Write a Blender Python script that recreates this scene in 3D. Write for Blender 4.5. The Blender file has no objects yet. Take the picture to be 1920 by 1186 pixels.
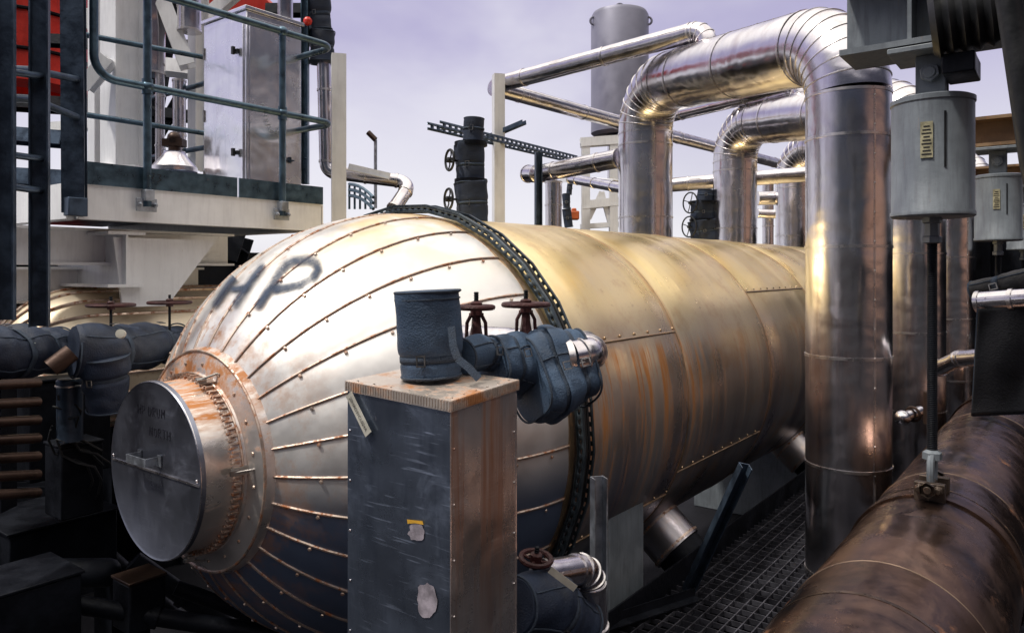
import bpy, math, random
from mathutils import Vector, Matrix, noise
from mathutils.bvhtree import BVHTree
random.seed(7)
R_=math.radians; sin=math.sin; cos=math.cos; PI=math.pi
col=bpy.context.scene.collection
F=1400.0
def P(u,v,Y): return Vector(((u-960)/F*Y, Y, 1.8-(v-507)/F*Y))
dv=Vector((.606,.7955,0)).normalized(); pv=Vector((-dv.y,dv.x,0)); zv=Vector((0,0,1))
AL=math.atan2(dv.y,dv.x)
def D(s,l,z): return dv*s+pv*l+zv*z
LA=2.96; ZA=1.0; RD=1.1
def ring(s,r,a): return D(s,LA-r*sin(a),ZA+r*cos(a))

class MB:
    def __init__(self): self.v=[]; self.f=[]; self.m=[]; self.cur=0; self.attr=None
    def add(self,v,f):
        b=len(self.v); self.v+= [Vector(x) for x in v]
        for q in f: self.f.append([b+i for i in q]); self.m.append(self.cur)
    def box(self,c,size,ax=None):
        c=Vector(c); ex,ey,ez=ax or (Vector((1,0,0)),Vector((0,1,0)),zv)
        hx,hy,hz=size[0]/2,size[1]/2,size[2]/2
        v=[c+ex*(sx*hx)+ey*(sy*hy)+ez*(sz*hz) for sx in(-1,1) for sy in(-1,1) for sz in(-1,1)]
        self.add(v,[(0,1,3,2),(4,6,7,5),(0,4,5,1),(2,3,7,6),(0,2,6,4),(1,5,7,3)])
    def tube(self,pts,r,n=12,caps=True,closed=False):
        pts=[Vector(p) for p in pts]; N=len(pts)
        rs=r if isinstance(r,(list,tuple)) else [r]*N
        T=[]
        for i in range(N):
            if closed: t=pts[(i+1)%N]-pts[i-1]
            else: t=pts[min(i+1,N-1)]-pts[max(i-1,0)]
            T.append(t.normalized())
        u=T[0].orthogonal().normalized()
        if abs(T[0].z)<.9: u=(zv-T[0]*T[0].z).normalized()
        v=[];prev=T[0]
        for i in range(N):
            if i: u=prev.rotation_difference(T[i])@u; u=(u-T[i]*u.dot(T[i])).normalized(); prev=T[i]
            w=T[i].cross(u)
            for k in range(n):
                a=2*PI*k/n; v.append(pts[i]+(u*cos(a)+w*sin(a))*rs[i])
        f=[]
        for i in range(N if closed else N-1):
            j=(i+1)%N
            for k in range(n):
                k2=(k+1)%n; f.append((i*n+k,i*n+k2,j*n+k2,j*n+k))
        if caps and not closed:
            f.append(tuple(range(n))[::-1]); f.append(tuple(range((N-1)*n,N*n)))
        self.add(v,f)
    def ext(self,prof,p0,p1,up=zv):
        p0=Vector(p0);p1=Vector(p1); t=(p1-p0).normalized(); s=t.cross(up)
        if s.length<1e-4: s=t.orthogonal()
        s.normalize(); w=s.cross(t)
        n=len(prof); v=[p0+s*a+w*b for a,b in prof]+[p1+s*a+w*b for a,b in prof]
        f=[(k,(k+1)%n,n+(k+1)%n,n+k) for k in range(n)]+[tuple(range(n))[::-1],tuple(range(n,2*n))]
        self.add(v,f)
    def lathe(self,prof,O,ax,n=32,ref=None):
        O=Vector(O);ax=Vector(ax).normalized()
        u=ref or ax.orthogonal().normalized(); w=ax.cross(u)
        v=[];idx=[]
        for r,t in prof:
            if r<1e-6: idx.append([len(v)]*n); v.append(O+ax*t)
            else:
                idx.append(list(range(len(v),len(v)+n)))
                for k in range(n):
                    a=2*PI*k/n; v.append(O+ax*t+(u*cos(a)+w*sin(a))*r)
        f=[]
        for i in range(len(prof)-1):
            for k in range(n):
                k2=(k+1)%n; q=[idx[i][k],idx[i][k2],idx[i+1][k2],idx[i+1][k]]
                q2=[]
                for x in q:
                    if x not in q2: q2.append(x)
                if len(q2)>2: f.append(q2)
        self.add(v,f)
    def sph(self,c,r,n=10,sc=1.0,ax=zv):
        m=max(4,n//2); self.lathe([(r*sin(PI*i/m) if 0<i<m else 0,-r*sc*cos(PI*i/m)) for i in range(m+1)],c,ax,n)
    def screw(self,c,nrm,r=.008):
        self.lathe([(r,0),(r*.8,r*.6),(0,r*.8)],c,nrm,6)
    def torus(self,c,ax,R,r,n=28,m=8):
        ax=Vector(ax).normalized(); u=ax.orthogonal().normalized(); w=ax.cross(u)
        self.tube([Vector(c)+(u*cos(2*PI*k/n)+w*sin(2*PI*k/n))*R for k in range(n)],r,m,closed=True)
    def grid(self,fn,nu,nv):
        v=[fn(i/nu,j/nv) for i in range(nu+1) for j in range(nv+1)]
        self.add(v,[(i*(nv+1)+j,(i+1)*(nv+1)+j,(i+1)*(nv+1)+j+1,i*(nv+1)+j+1) for i in range(nu) for j in range(nv)])
    def perf(self,pts,wd,W=.045,pitch=.05,hole=.55):
        L=[0]
        for a,b in zip(pts,pts[1:]): L.append(L[-1]+(b-a).length)
        def at(d):
            for i in range(len(pts)-1):
                if d<=L[i+1]+1e-9:
                    t=(d-L[i])/(L[i+1]-L[i]); return pts[i].lerp(pts[i+1],t), wd[i].lerp(wd[i+1],t).normalized()
            return pts[-1],wd[-1]
        n=int(L[-1]/pitch); ds=[]
        for k in range(n): ds+=[k*pitch,k*pitch+pitch*hole]
        ds.append(n*pitch)
        offs=[-W/2,-W*.16,W*.16,W/2]
        v=[]
        for d in ds:
            c,w=at(min(d,L[-1]))
            for o in offs: v.append(c+w*o)
        f=[]
        for i in range(len(ds)-1):
            for j in range(3):
                if j==1 and i%2==0: continue
                f.append((i*4+j,(i+1)*4+j,(i+1)*4+j+1,i*4+j+1))
        self.add(v,f)

def U(w,h,t): return [(-w/2,-h/2),(w/2,-h/2),(w/2,h/2),(w/2-t,h/2),(w/2-t,-h/2+t),(-w/2+t,-h/2+t),(-w/2+t,h/2),(-w/2,h/2)]
def I(w,h,tf,tw): return [(-w/2,-h/2),(w/2,-h/2),(w/2,-h/2+tf),(tw/2,-h/2+tf),(tw/2,h/2-tf),(w/2,h/2-tf),(w/2,h/2),(-w/2,h/2),(-w/2,h/2-tf),(-tw/2,h/2-tf),(-tw/2,-h/2+tf),(-w/2,-h/2+tf)]
def C(w,h,t): return [(-w/2,-h/2),(w/2,-h/2),(w/2,-h/2+t),(-w/2+t,-h/2+t),(-w/2+t,h/2-t),(w/2,h/2-t),(w/2,h/2),(-w/2,h/2)]
def Lp(w,h,t): return [(-w/2,-h/2),(w/2,-h/2),(w/2,-h/2+t),(-w/2+t,-h/2+t),(-w/2+t,h/2),(-w/2,h/2)]
def B(w,h): return [(-w/2,-h/2),(w/2,-h/2),(w/2,h/2),(-w/2,h/2)]

# ---------------- materials
def newmat(name):
    m=bpy.data.materials.new(name); m.use_nodes=True; nt=m.node_tree; b=nt.nodes['Principled BSDF']; return m,nt,b
def mix(nt,fac,a,b,mode='MIX'):
    n=nt.nodes.new('ShaderNodeMix'); n.data_type='RGBA'; n.blend_type=mode
    for sock,val in((n.inputs[0],fac),(n.inputs[6],a),(n.inputs[7],b)):
        if isinstance(val,(int,float)): sock.default_value=val
        elif isinstance(val,(tuple,list)): sock.default_value=(*val[:3],1)
        else: nt.links.new(val,sock)
    return n.outputs[2]
def mth(nt,op,a,b=0,clamp=False):
    n=nt.nodes.new('ShaderNodeMath'); n.operation=op; n.use_clamp=clamp
    for i,val in enumerate((a,b)):
        if isinstance(val,(int,float)): n.inputs[i].default_value=val
        else: nt.links.new(val,n.inputs[i])
    return n.outputs[0]
def coord(nt,scale=(1,1,1),loc=(0,0,0),rot=(0,0,0)):
    tc=nt.nodes.new('ShaderNodeTexCoord'); mp=nt.nodes.new('ShaderNodeMapping'); nt.links.new(tc.outputs['Object'],mp.inputs[0])
    mp.inputs['Scale'].default_value=scale; mp.inputs['Location'].default_value=loc; mp.inputs['Rotation'].default_value=rot; return mp.outputs[0]
def nz(nt,vec,scale,detail=4,rough=.55,dist=0):
    n=nt.nodes.new('ShaderNodeTexNoise'); n.inputs['Scale'].default_value=scale; n.inputs['Detail'].default_value=detail
    n.inputs['Roughness'].default_value=rough; n.inputs['Distortion'].default_value=dist; nt.links.new(vec,n.inputs['Vector']); return n.outputs['Fac']
def mr(nt,val,a,b,c=0,d=1):
    n=nt.nodes.new('ShaderNodeMapRange'); n.interpolation_type='SMOOTHSTEP'
    nt.links.new(val,n.inputs[0])
    for i,x in enumerate((a,b,c,d)): n.inputs[i+1].default_value=x
    return n.outputs[0]
def objz(nt):
    sp=nt.nodes.new('ShaderNodeSeparateXYZ'); nt.links.new(coord(nt),sp.inputs[0]); return sp.outputs[2]
def mat(name,base,metal=0,rough=.5,var=.25,scale=5,rust=0,rustcol=(.25,.09,.03),streak=(3,3,.6),bump=.15,bscale=30,dent=0,dark=None,darkamt=.5,scratch=0,spec=None,rtop=None,runs=None):
    m,nt,b=newmat(name); v=coord(nt)
    n1=nz(nt,v,scale,6,.6)
    c=mix(nt,mr(nt,n1,.3,.7),tuple(x*(1-var) for x in base),tuple(min(1,x*(1+var)) for x in base))
    n2=nz(nt,coord(nt,streak),scale*.9,6,.65)
    if dark: c=mix(nt,mth(nt,'MULTIPLY',mr(nt,n2,.42,.75),darkamt),c,dark)
    rg=mr(nt,n1,.3,.7,rough*.75,min(1,rough*1.3))
    if scratch:
        for i,(sc_,rt_) in enumerate((((3,3,45),(.5,0,0)),((3,3,60),(-.35,0,0)),((3,3,38),(1.1,0,0)),((3,3,70),(.15,0,0)))):
            s1=mr(nt,nz(nt,coord(nt,sc_,(i*2.3,2,3),rt_),2.2,2,.5,.25),.64,.71)
            msk=mr(nt,nz(nt,coord(nt,(1,1,1),(i*3,3,1)),3.5,4,.6),.46,.60)
            k=mth(nt,'MULTIPLY',mth(nt,'MULTIPLY',s1,msk),scratch)
            c=mix(nt,k,c,tuple(min(1,x*1.9+.1) for x in base)); rg=mth(nt,'ADD',rg,mth(nt,'MULTIPLY',k,.2))
        sm=mr(nt,nz(nt,coord(nt,(1,1,1),(7,1,2)),5,6,.7,1.0),.50,.70)
        c=mix(nt,mth(nt,'MULTIPLY',sm,.35),c,tuple(min(1,x*1.6+.05) for x in base)); rg=mth(nt,'ADD',rg,mth(nt,'MULTIPLY',sm,.12))
    mt=metal
    if runs:
        z=objz(nt); rn=mr(nt,nz(nt,coord(nt,(12,12,.45)),1.4,5,.7),.44,.64)
        k=mth(nt,'MULTIPLY',rn,mr(nt,z,runs[0],runs[1],.10,.8))
        c=mix(nt,k,c,rustcol); rg=mth(nt,'ADD',rg,mth(nt,'MULTIPLY',k,.2),True)
    if rust>0:
        n3=nz(nt,coord(nt,streak,(3.1,7,2)),scale*1.3,7,.7)
        k=mr(nt,n3,.68-rust*.35,.82-rust*.3)
        if rtop:
            z=objz(nt); k=mth(nt,'MULTIPLY',k,mr(nt,z,rtop[0],rtop[1],rtop[2],1))
            k=mth(nt,'ADD',k,mth(nt,'MULTIPLY',mr(nt,z,(rtop[0]+rtop[1])/2,rtop[1]),mr(nt,n3,.35,.6)),True)
        c=mix(nt,k,c,rustcol)
        rg=mth(nt,'ADD',rg,mth(nt,'MULTIPLY',k,.4),True)
        mt=mth(nt,'MULTIPLY',mth(nt,'SUBTRACT',1,k),metal)
    nt.links.new(c,b.inputs['Base Color'])
    nt.links.new(rg,b.inputs['Roughness'])
    if spec is not None: b.inputs['Specular IOR Level'].default_value=spec
    if isinstance(mt,(int,float)): b.inputs['Metallic'].default_value=mt
    else: nt.links.new(mt,b.inputs['Metallic'])
    hgt=nz(nt,v,bscale,5,.6)
    bp=nt.nodes.new('ShaderNodeBump'); bp.inputs['Strength'].default_value=bump; bp.inputs['Distance'].default_value=.01
    nt.links.new(hgt,bp.inputs['Height'])
    if dent:
        bp2=nt.nodes.new('ShaderNodeBump'); bp2.inputs['Strength'].default_value=dent; bp2.inputs['Distance'].default_value=.05
        nt.links.new(nz(nt,v,3.5,2,.5,.3),bp2.inputs['Height']); nt.links.new(bp2.outputs[0],bp.inputs['Normal'])
    nt.links.new(bp.outputs[0],b.inputs['Normal'])
    return m
M={}
M['pipe']=mat('aluminium_cladding',(.70,.68,.71),1,.215,.08,2.5,.10,(.42,.26,.20),(4,4,.45),.04,60,.28,(.42,.35,.37),.45)
M['bead']=mat('aluminium_band',(.70,.67,.67),1,.28,.2,8,.2,(.33,.18,.1),(4,4,4),.1,60)
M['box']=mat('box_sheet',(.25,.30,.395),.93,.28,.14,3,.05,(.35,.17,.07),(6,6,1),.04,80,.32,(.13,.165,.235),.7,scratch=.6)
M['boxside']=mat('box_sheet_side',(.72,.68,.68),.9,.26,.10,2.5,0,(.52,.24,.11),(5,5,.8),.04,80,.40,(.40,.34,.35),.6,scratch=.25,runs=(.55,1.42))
M['boxtop']=mat('rusty_top',(.62,.55,.49),.8,.36,.18,3.2,.58,(.40,.175,.07),(1.6,1.6,1.6),.10,60,.3)
M['galv']=mat('galvanised',(.34,.37,.42),.8,.45,.3,14,.06,(.2,.12,.08),(3,3,1),.15,40)
M['galvdark']=mat('galvanised_dark',(.055,.08,.12),.7,.42,.35,12,.05,(.2,.1,.06),(3,3,1),.15,40)
M['rail']=mat('rail_tube',(.08,.13,.175),.75,.34,.3,14,.05,(.25,.13,.08),(3,3,1),.2,60)
M['white']=mat('white_steel',(.80,.81,.83),0,.38,.06,5,.07,(.45,.30,.18),(8,8,1),.04,40,0,(.52,.52,.55),.3)
M['grey']=mat('grey_paint',(.185,.21,.235),.1,.42,.14,7,.17,(.30,.16,.09),(7,7,.8),.10,50,0,(.10,.11,.13),.6)
M['jacket']=mat('jacket_cloth',(.040,.074,.132),0,.6,.3,7,.06,(.17,.16,.15),(3,3,2),.45,180,.4,(.02,.036,.066),.5)
M['jacketd']=mat('jacket_cloth_dark',(.012,.022,.048),0,.6,.35,7,.04,(.07,.07,.07),(3,3,2),.45,180,.35)
M['jacketk']=mat('black_cover',(.006,.007,.010),0,.6,.4,7,bump=.4,bscale=120,dent=.3)
M['strap']=mat('strap_web',(.045,.065,.10),0,.8,.2,20,0,bump=.8,bscale=300)
M['buckle']=mat('buckle',(.4,.39,.38),1,.35,.2,20)
M['rustwheel']=mat('rusty_wheel',(.045,.010,.010),.2,.5,.4,14,.12,(.11,.032,.018),(3,3,3),.5,60)
M['black']=mat('black_rubber',(.007,.008,.010),0,.5,.3,10,0,bump=.2)
M['dark']=mat('dark_steel',(.007,.0085,.013),.3,.5,.4,6,.08,(.03,.017,.011),(3,3,1),.3,30,spec=.2)  # dark steel, taken near black to put low light into the colour
M['rustpipe']=mat('brown_pipe',(.165,.098,.070),.95,.26,.3,2.0,.26,(.24,.085,.028),(1.6,2.2,2.2),.06,30,.3,(.008,.010,.020),1.0,scratch=.1)
M['pipeband']=mat('brown_band',(.17,.12,.09),.9,.3,.3,6,.3,(.16,.065,.025),(3,3,3),.08,30)
M['stub']=mat('stub_rust',(.055,.032,.024),.6,.45,.3,6,.3,(.06,.026,.013))
M['lugm']=mat('lug_steel',(.10,.075,.06),.7,.42,.3,10,.3,(.14,.055,.025),(3,3,3))
M['red']=mat('red_paint',(.62,.028,.014),0,.4,.15,4,0,dark=(.25,.01,.01))
M['vent']=mat('vent_grey',(.24,.24,.31),.3,.45,.12,3,.05,bump=.05)
M['ground']=mat('ground_concrete',(.010,.010,.013),0,.85,.3,1.5,.1,(.012,.009,.007),(1,1,1),.4,20,spec=.12)  # near-black base colour stands in for shade missing on the ground
M['grate']=mat('grating_steel',(.13,.13,.155),.8,.4,.3,10,.2,(.06,.035,.02),(3,3,3),.1)
M['neck']=mat('neck_rust',(.80,.74,.69),.85,.30,.12,5,.36,(.52,.20,.055),(1,6,6),.08,40,.2,rtop=(1.0,1.42,.35))
M['collarm']=mat('collar_sheet',(.78,.73,.70),.85,.34,.12,4,.36,(.46,.19,.07),(1.5,3,3),.08,40,.2,rtop=(.9,1.5,.5))
M['creamh']=mat('cream_head',(.86,.74,.56),.5,.4,.12,4,.3,(.50,.24,.09),(1.5,3,3),.08,40,.2)
M['cover']=mat('cover_sheet',(.28,.30,.37),.92,.36,.08,3,.02,(.25,.16,.12),(3,3,1),.03,60,.15,(.20,.215,.275),.5,scratch=.12)
M['ribm']=mat('rib_edge',(.58,.47,.40),.8,.36,.25,7,.62,(.33,.12,.045),(3,3,3),.1)
M['seamm']=mat('shell_seam',(.34,.24,.15),.8,.36,.2,7,.4,(.26,.10,.04),(3,3,3),.1)
M['trayd']=mat('tray_steel',(.085,.11,.13),.8,.38,.3,12,.06)
M['orange']=mat('orange_plastic',(.55,.12,.03),0,.4)
M['plate']=mat('tag_plate',(.62,.60,.52),.3,.4,.15,12,.15)
M['oldplate']=mat('old_plate',(.40,.37,.24),.3,.45,.25,20,.25)
M['ink']=mat('ink',(.008,.008,.012),0,.7,.3,20)
M['pen']=mat('pen_mark',(.022,.022,.032),0,.75,.3,20,spec=.1)
M['patch']=mat('worn_patch',(.40,.36,.41),.4,.55,.3,20,.1)
M['yellow']=mat('yellow_tape',(.65,.36,.04),0,.5)
M['cab']=mat('cabinet_sheet',(.84,.84,.90),.88,.24,.06,3,.02,(.5,.4,.32),(5,5,.6),.03,60,.3,(.55,.55,.66),.4)
M['obeam']=mat('orange_beam',(.26,.17,.10),.3,.45,.2,6,.3,(.26,.12,.055))

NR=28
def cyl_angle(nt,oz):
    sp=nt.nodes.new('ShaderNodeSeparateXYZ'); nt.links.new(coord(nt),sp.inputs[0])
    z=mth(nt,'SUBTRACT',sp.outputs[2],oz)
    a=mth(nt,'ARCTAN2',sp.outputs[1],z)
    return sp.outputs[0],sp.outputs[1],z,a
def head_mat():
    m,nt,b=newmat('head_gores'); x,y,z,a=cyl_angle(nt,1.1)
    g=mth(nt,'MULTIPLY',mth(nt,'ADD',a,PI),NR/(2*PI))
    fr=mth(nt,'FRACT',g); fl=mth(nt,'FLOOR',g)
    wn=nt.nodes.new('ShaderNodeTexWhiteNoise'); wn.noise_dimensions='1D'; nt.links.new(fl,wn.inputs['W'])
    v=coord(nt)
    n1=nz(nt,v,6,6,.65); n2=nz(nt,v,2.2,4)
    c=mix(nt,mr(nt,n1,.3,.75),(.82,.80,.78),(.92,.90,.88))
    c=mix(nt,mth(nt,'MULTIPLY',wn.outputs[0],.2),c,(.74,.71,.67))
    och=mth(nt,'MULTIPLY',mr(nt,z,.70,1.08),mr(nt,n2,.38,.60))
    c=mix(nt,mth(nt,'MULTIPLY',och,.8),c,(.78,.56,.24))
    c=mix(nt,mr(nt,mth(nt,'ADD',z,mth(nt,'MULTIPLY',mth(nt,'SUBTRACT',wn.outputs[0],.5),.15)),.16,-.20),c,(.15,.195,.30))  # shading painted into the base colour: lower half of the dome goes dark blue
    e=mth(nt,'ABSOLUTE',mth(nt,'SUBTRACT',fr,.5)); edge=mr(nt,e,.43,.5)
    k=mth(nt,'MULTIPLY',edge,mr(nt,nz(nt,v,9,5,.7),.40,.58))
    k2=mth(nt,'MULTIPLY',mr(nt,x,-4.3,-3.98,1,0),mr(nt,nz(nt,v,5,5,.7),.44,.62))
    kk=mth(nt,'ADD',mth(nt,'MULTIPLY',k,.9),mth(nt,'MULTIPLY',k2,.6),True)
    st=mth(nt,'MULTIPLY',mth(nt,'MULTIPLY',mr(nt,nz(nt,coord(nt,(1,7,7)),3,5,.6),.55,.71),.55),mr(nt,y,-.5,.15))
    kk=mth(nt,'ADD',kk,st,True)
    c=mix(nt,kk,c,(.46,.20,.07))
    nt.links.new(c,b.inputs['Base Color'])
    nt.links.new(mth(nt,'SUBTRACT',.72,mth(nt,'MULTIPLY',kk,.4)),b.inputs['Metallic'])
    nt.links.new(mr(nt,n1,.3,.7,.36,.50),b.inputs['Roughness'])
    bp=nt.nodes.new('ShaderNodeBump'); bp.inputs['Strength'].default_value=.2; bp.inputs['Distance'].default_value=.03
    nt.links.new(nz(nt,v,4,3,.5),bp.inputs['Height']); nt.links.new(bp.outputs[0],b.inputs['Normal'])
    return m
def shell_mat():
    m,nt,b=newmat('shell_sheet'); x,y,z,a=cyl_angle(nt,1.1); v=coord(nt)
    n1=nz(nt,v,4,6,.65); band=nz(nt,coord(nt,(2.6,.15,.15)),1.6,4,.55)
    pan=mth(nt,'FLOOR',mth(nt,'DIVIDE',mth(nt,'ADD',x,1.85),1.49))
    wn=nt.nodes.new('ShaderNodeTexWhiteNoise'); wn.noise_dimensions='1D'; nt.links.new(pan,wn.inputs['W'])
    c=mix(nt,mr(nt,z,-.40,.25),(.25,.24,.30),(.70,.59,.51))  # underside shadow painted in: shell colour darkens towards the bottom
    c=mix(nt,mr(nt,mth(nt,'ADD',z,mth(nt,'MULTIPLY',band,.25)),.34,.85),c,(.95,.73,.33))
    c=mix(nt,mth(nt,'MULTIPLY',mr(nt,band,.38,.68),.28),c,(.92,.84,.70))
    c=mix(nt,mth(nt,'MULTIPLY',wn.outputs[0],.15),c,(.93,.82,.6))
    n5=nz(nt,coord(nt,(1,1,1),(5,2,9)),2.6,7,.72)
    c=mix(nt,mth(nt,'MULTIPLY',mr(nt,n5,.50,.68),.42),c,(.62,.34,.13))
    fine=mr(nt,nz(nt,v,22,4,.7),.60,.72)
    c=mix(nt,mth(nt,'MULTIPLY',fine,.3),c,(.45,.24,.10))
    sk=mr(nt,nz(nt,coord(nt,(13,.3,.7)),1.5,5,.7),.47,.62)
    k=mth(nt,'MULTIPLY',mth(nt,'MULTIPLY',sk,mr(nt,z,.34,.43,1,0)),mr(nt,z,-.75,.2))
    k=mth(nt,'MULTIPLY',k,mr(nt,x,-1.0,-1.9,.35,1))
    fs=mth(nt,'FRACT',mth(nt,'DIVIDE',mth(nt,'ADD',x,1.83),1.49)); es=mr(nt,mth(nt,'ABSOLUTE',mth(nt,'SUBTRACT',fs,.5)),.46,.5)
    k=mth(nt,'ADD',k,mth(nt,'MULTIPLY',mth(nt,'MULTIPLY',es,mr(nt,n1,.4,.6)),.7),True)
    c=mix(nt,k,c,(.58,.235,.055))
    nt.links.new(c,b.inputs['Base Color'])
    nt.links.new(mth(nt,'SUBTRACT',.88,mth(nt,'MULTIPLY',k,.5)),b.inputs['Metallic'])
    nt.links.new(mr(nt,mth(nt,'ADD',mth(nt,'MULTIPLY',n1,.4),mth(nt,'MULTIPLY',band,.6)),.35,.65,.26,.38),b.inputs['Roughness'])
    bp=nt.nodes.new('ShaderNodeBump'); bp.inputs['Strength'].default_value=.26; bp.inputs['Distance'].default_value=.04
    nt.links.new(mth(nt,'ADD',nz(nt,coord(nt,(1.8,.6,.6)),2.2,3,.5),mth(nt,'MULTIPLY',nz(nt,v,40,3),.012)),bp.inputs['Height']); nt.links.new(bp.outputs[0],b.inputs['Normal'])
    return m
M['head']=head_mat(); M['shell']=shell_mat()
def paint_mat():
    m,nt,b=newmat('spray_paint'); b.inputs['Base Color'].default_value=(.05,.07,.115,1); b.inputs['Roughness'].default_value=.7; b.inputs['Specular IOR Level'].default_value=.2
    at=nt.nodes.new('ShaderNodeAttribute'); at.attribute_name='fade'
    n=nz(nt,coord(nt),9,6,.75)
    al=mth(nt,'MULTIPLY',mr(nt,at.outputs['Fac'],0,.95),mr(nt,n,.30,.6,.55,.97),True)
    nt.links.new(al,b.inputs['Alpha']); return m
M['paint']=paint_mat()

# ---------------- objects
def thing(name,label,cat,base,rot=0,group=None):
    o=bpy.data.objects.new(name,None); col.objects.link(o); o.empty_display_size=.1
    o.location=base; o.rotation_euler=(0,0,rot)
    o['label']=label; o['category']=cat
    if group: o['group']=group
    return o
def rootmat(o):
    while o.parent: o=o.parent
    return Matrix.Translation(o.location)@Matrix.Rotation(o.rotation_euler.z,4,'Z')
def mk(name,mb,mats,Mx,bevel=0,solid=0):
    me=bpy.data.meshes.new(name); inv=Mx.inverted()
    me.from_pydata([inv@v for v in mb.v],[],mb.f)
    if not isinstance(mats,(list,tuple)): mats=[mats]
    for m in mats: me.materials.append(M[m])
    for p,i in zip(me.polygons,mb.m): p.material_index=min(i,len(mats)-1); p.use_smooth=True
    if mb.attr: 
        a=me.attributes.new('fade','FLOAT','POINT')
        for i,x in enumerate(mb.attr): a.data[i].value=x
    me.update(); me.set_sharp_from_angle(angle=R_(38))
    o=bpy.data.objects.new(name,me); col.objects.link(o)
    if bevel:
        b=o.modifiers.new('b','BEVEL'); b.width=bevel; b.segments=2; b.limit_method='ANGLE'
    if solid:
        b=o.modifiers.new('s','SOLIDIFY'); b.thickness=solid
    return o
def part(name,mb,mats,parent,label=None,**k):
    o=mk(name,mb,mats,rootmat(parent),**k); o.parent=parent
    if label: o['label']=label
    return o
def solo(name,mb,mats,label,cat,base,rot=0,group=None,**k):
    Mx=Matrix.Translation(Vector(base))@Matrix.Rotation(rot,4,'Z')
    o=mk(name,mb,mats,Mx,**k); o.location=base; o.rotation_euler=(0,0,rot)
    o['label']=label; o['category']=cat
    if group: o['group']=group
    return o
def struct(name,mb,mats,**k):
    o=mk(name,mb,mats,Matrix.Identity(4),**k); o['kind']='structure'; o['label']=name.replace('_',' '); return o
def dup(root,delta,label):
    def rec(o,par):
        c=o.copy(); col.objects.link(c); c.parent=par
        for ch in list(o.children): rec(ch,c)
        return c
    r=rec(root,None); r.location=root.location+Vector(delta); r['label']=label; return r

def fillet(pts,rad,n=9):
    pts=[Vector(p) for p in pts]; segs=[]; cur=pts[0]
    for i in range(1,len(pts)-1):
        p=pts[i]; a=(pts[i-1]-p).normalized(); b=(pts[i+1]-p).normalized()
        be=a.angle(b)/2; dist=rad/math.tan(be); p1=p+a*dist; p2=p+b*dist
        c=p+(a+b).normalized()*rad/sin(be)
        segs.append(('s',[cur,p1])); arc=[]
        v1=p1-c;v2=p2-c; th=v1.angle(v2)
        for k in range(n+1):
            t=k/n; arc.append(c+(v1*sin((1-t)*th)+v2*sin(t*th))/sin(th))
        segs.append(('e',arc)); cur=p2
    segs.append(('s',[cur,pts[-1]])); return segs
def path(pts,rad,n=8):
    out=[]
    for k,s in fillet(pts,rad,n):
        for q in s:
            if not out or (q-out[-1]).length>1e-5: out.append(q)
    return out
def band(mb,c,t,r,w,h):
    mb.lathe([(r-.002,-w),(r+h,-w),(r+h,w),(r-.002,w)],c,t,max(24,int(r*140)))
def clad(parent,pts,r,rad,m='pipe',step=.6,n=None,gores=9,bw=.008,bh=.005,lapdir=None,off=.25):
    n=n or (56 if r>.15 else 28)
    for k,s in fillet(pts,rad,gores):
        mb=MB()
        if k=='s':
            a,b=s; L=(b-a).length
            if L<.01: continue
            t=(b-a).normalized(); mb.tube([a,b],r,n); mb.cur=1
            band(mb,a+t*bw,t,r,bw,bh); band(mb,b-t*bw,t,r,bw,bh)
            d=step*off+.1
            while d<L-.1: band(mb,a+t*d,t,r,bw,bh); d+=step
            ld=Vector(lapdir) if lapdir else Vector((-.3,-1,.35)); ld=(ld-t*ld.dot(t)).normalized()
            mb.ext(B(.010,.004),a+ld*(r+.0005),b+ld*(r+.0005),ld)
            d=.05
            while d<L: mb.screw(a+t*d+ld*(r+.002),ld,.0055 if r>.15 else .004); d+=.16
            part('straight_section',mb,[m,'bead'],parent)
        else:
            mb.tube(s,r*1.0,n); mb.cur=1
            if r>.05:
                for i in range(1,len(s)-1,1 if r>.15 else 2):
                    t=(s[i+1]-s[i-1]).normalized(); mb.lathe([(r-.001,-.006),(r+.005,-.003),(r+.005,.003),(r-.001,.006)],s[i],t,n)
            part('elbow',mb,[m,'bead'],parent)
def wheel(parent,c,ax,Rr,m='rustwheel',rr=.009,stem=.12,stemup=.04):
    ax=Vector(ax).normalized(); mb=MB(); mb.torus(c,ax,Rr,rr,28,8)
    u=ax.orthogonal().normalized(); w=ax.cross(u)
    for k in range(4):
        d=u*cos(k*PI/2+.4)+w*sin(k*PI/2+.4); mb.tube([c,c+d*.5*Rr-ax*.006,c+d*Rr],rr*.6,6)
    mb.lathe([(0,-.02),(rr*2.2,-.02),(rr*2.2,.015),(rr*1.4,.02),(0,.02)],c,ax,12)
    part('handwheel',mb,m,parent)
    mb=MB(); mb.tube([c-ax*stem,c+ax*stemup],rr*.8,8)
    k=-stem
    while k<stemup: mb.torus(c+ax*k,ax,rr*.85,rr*.15,10,4); k+=.008
    part('stem',mb,'dark',parent)
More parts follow.
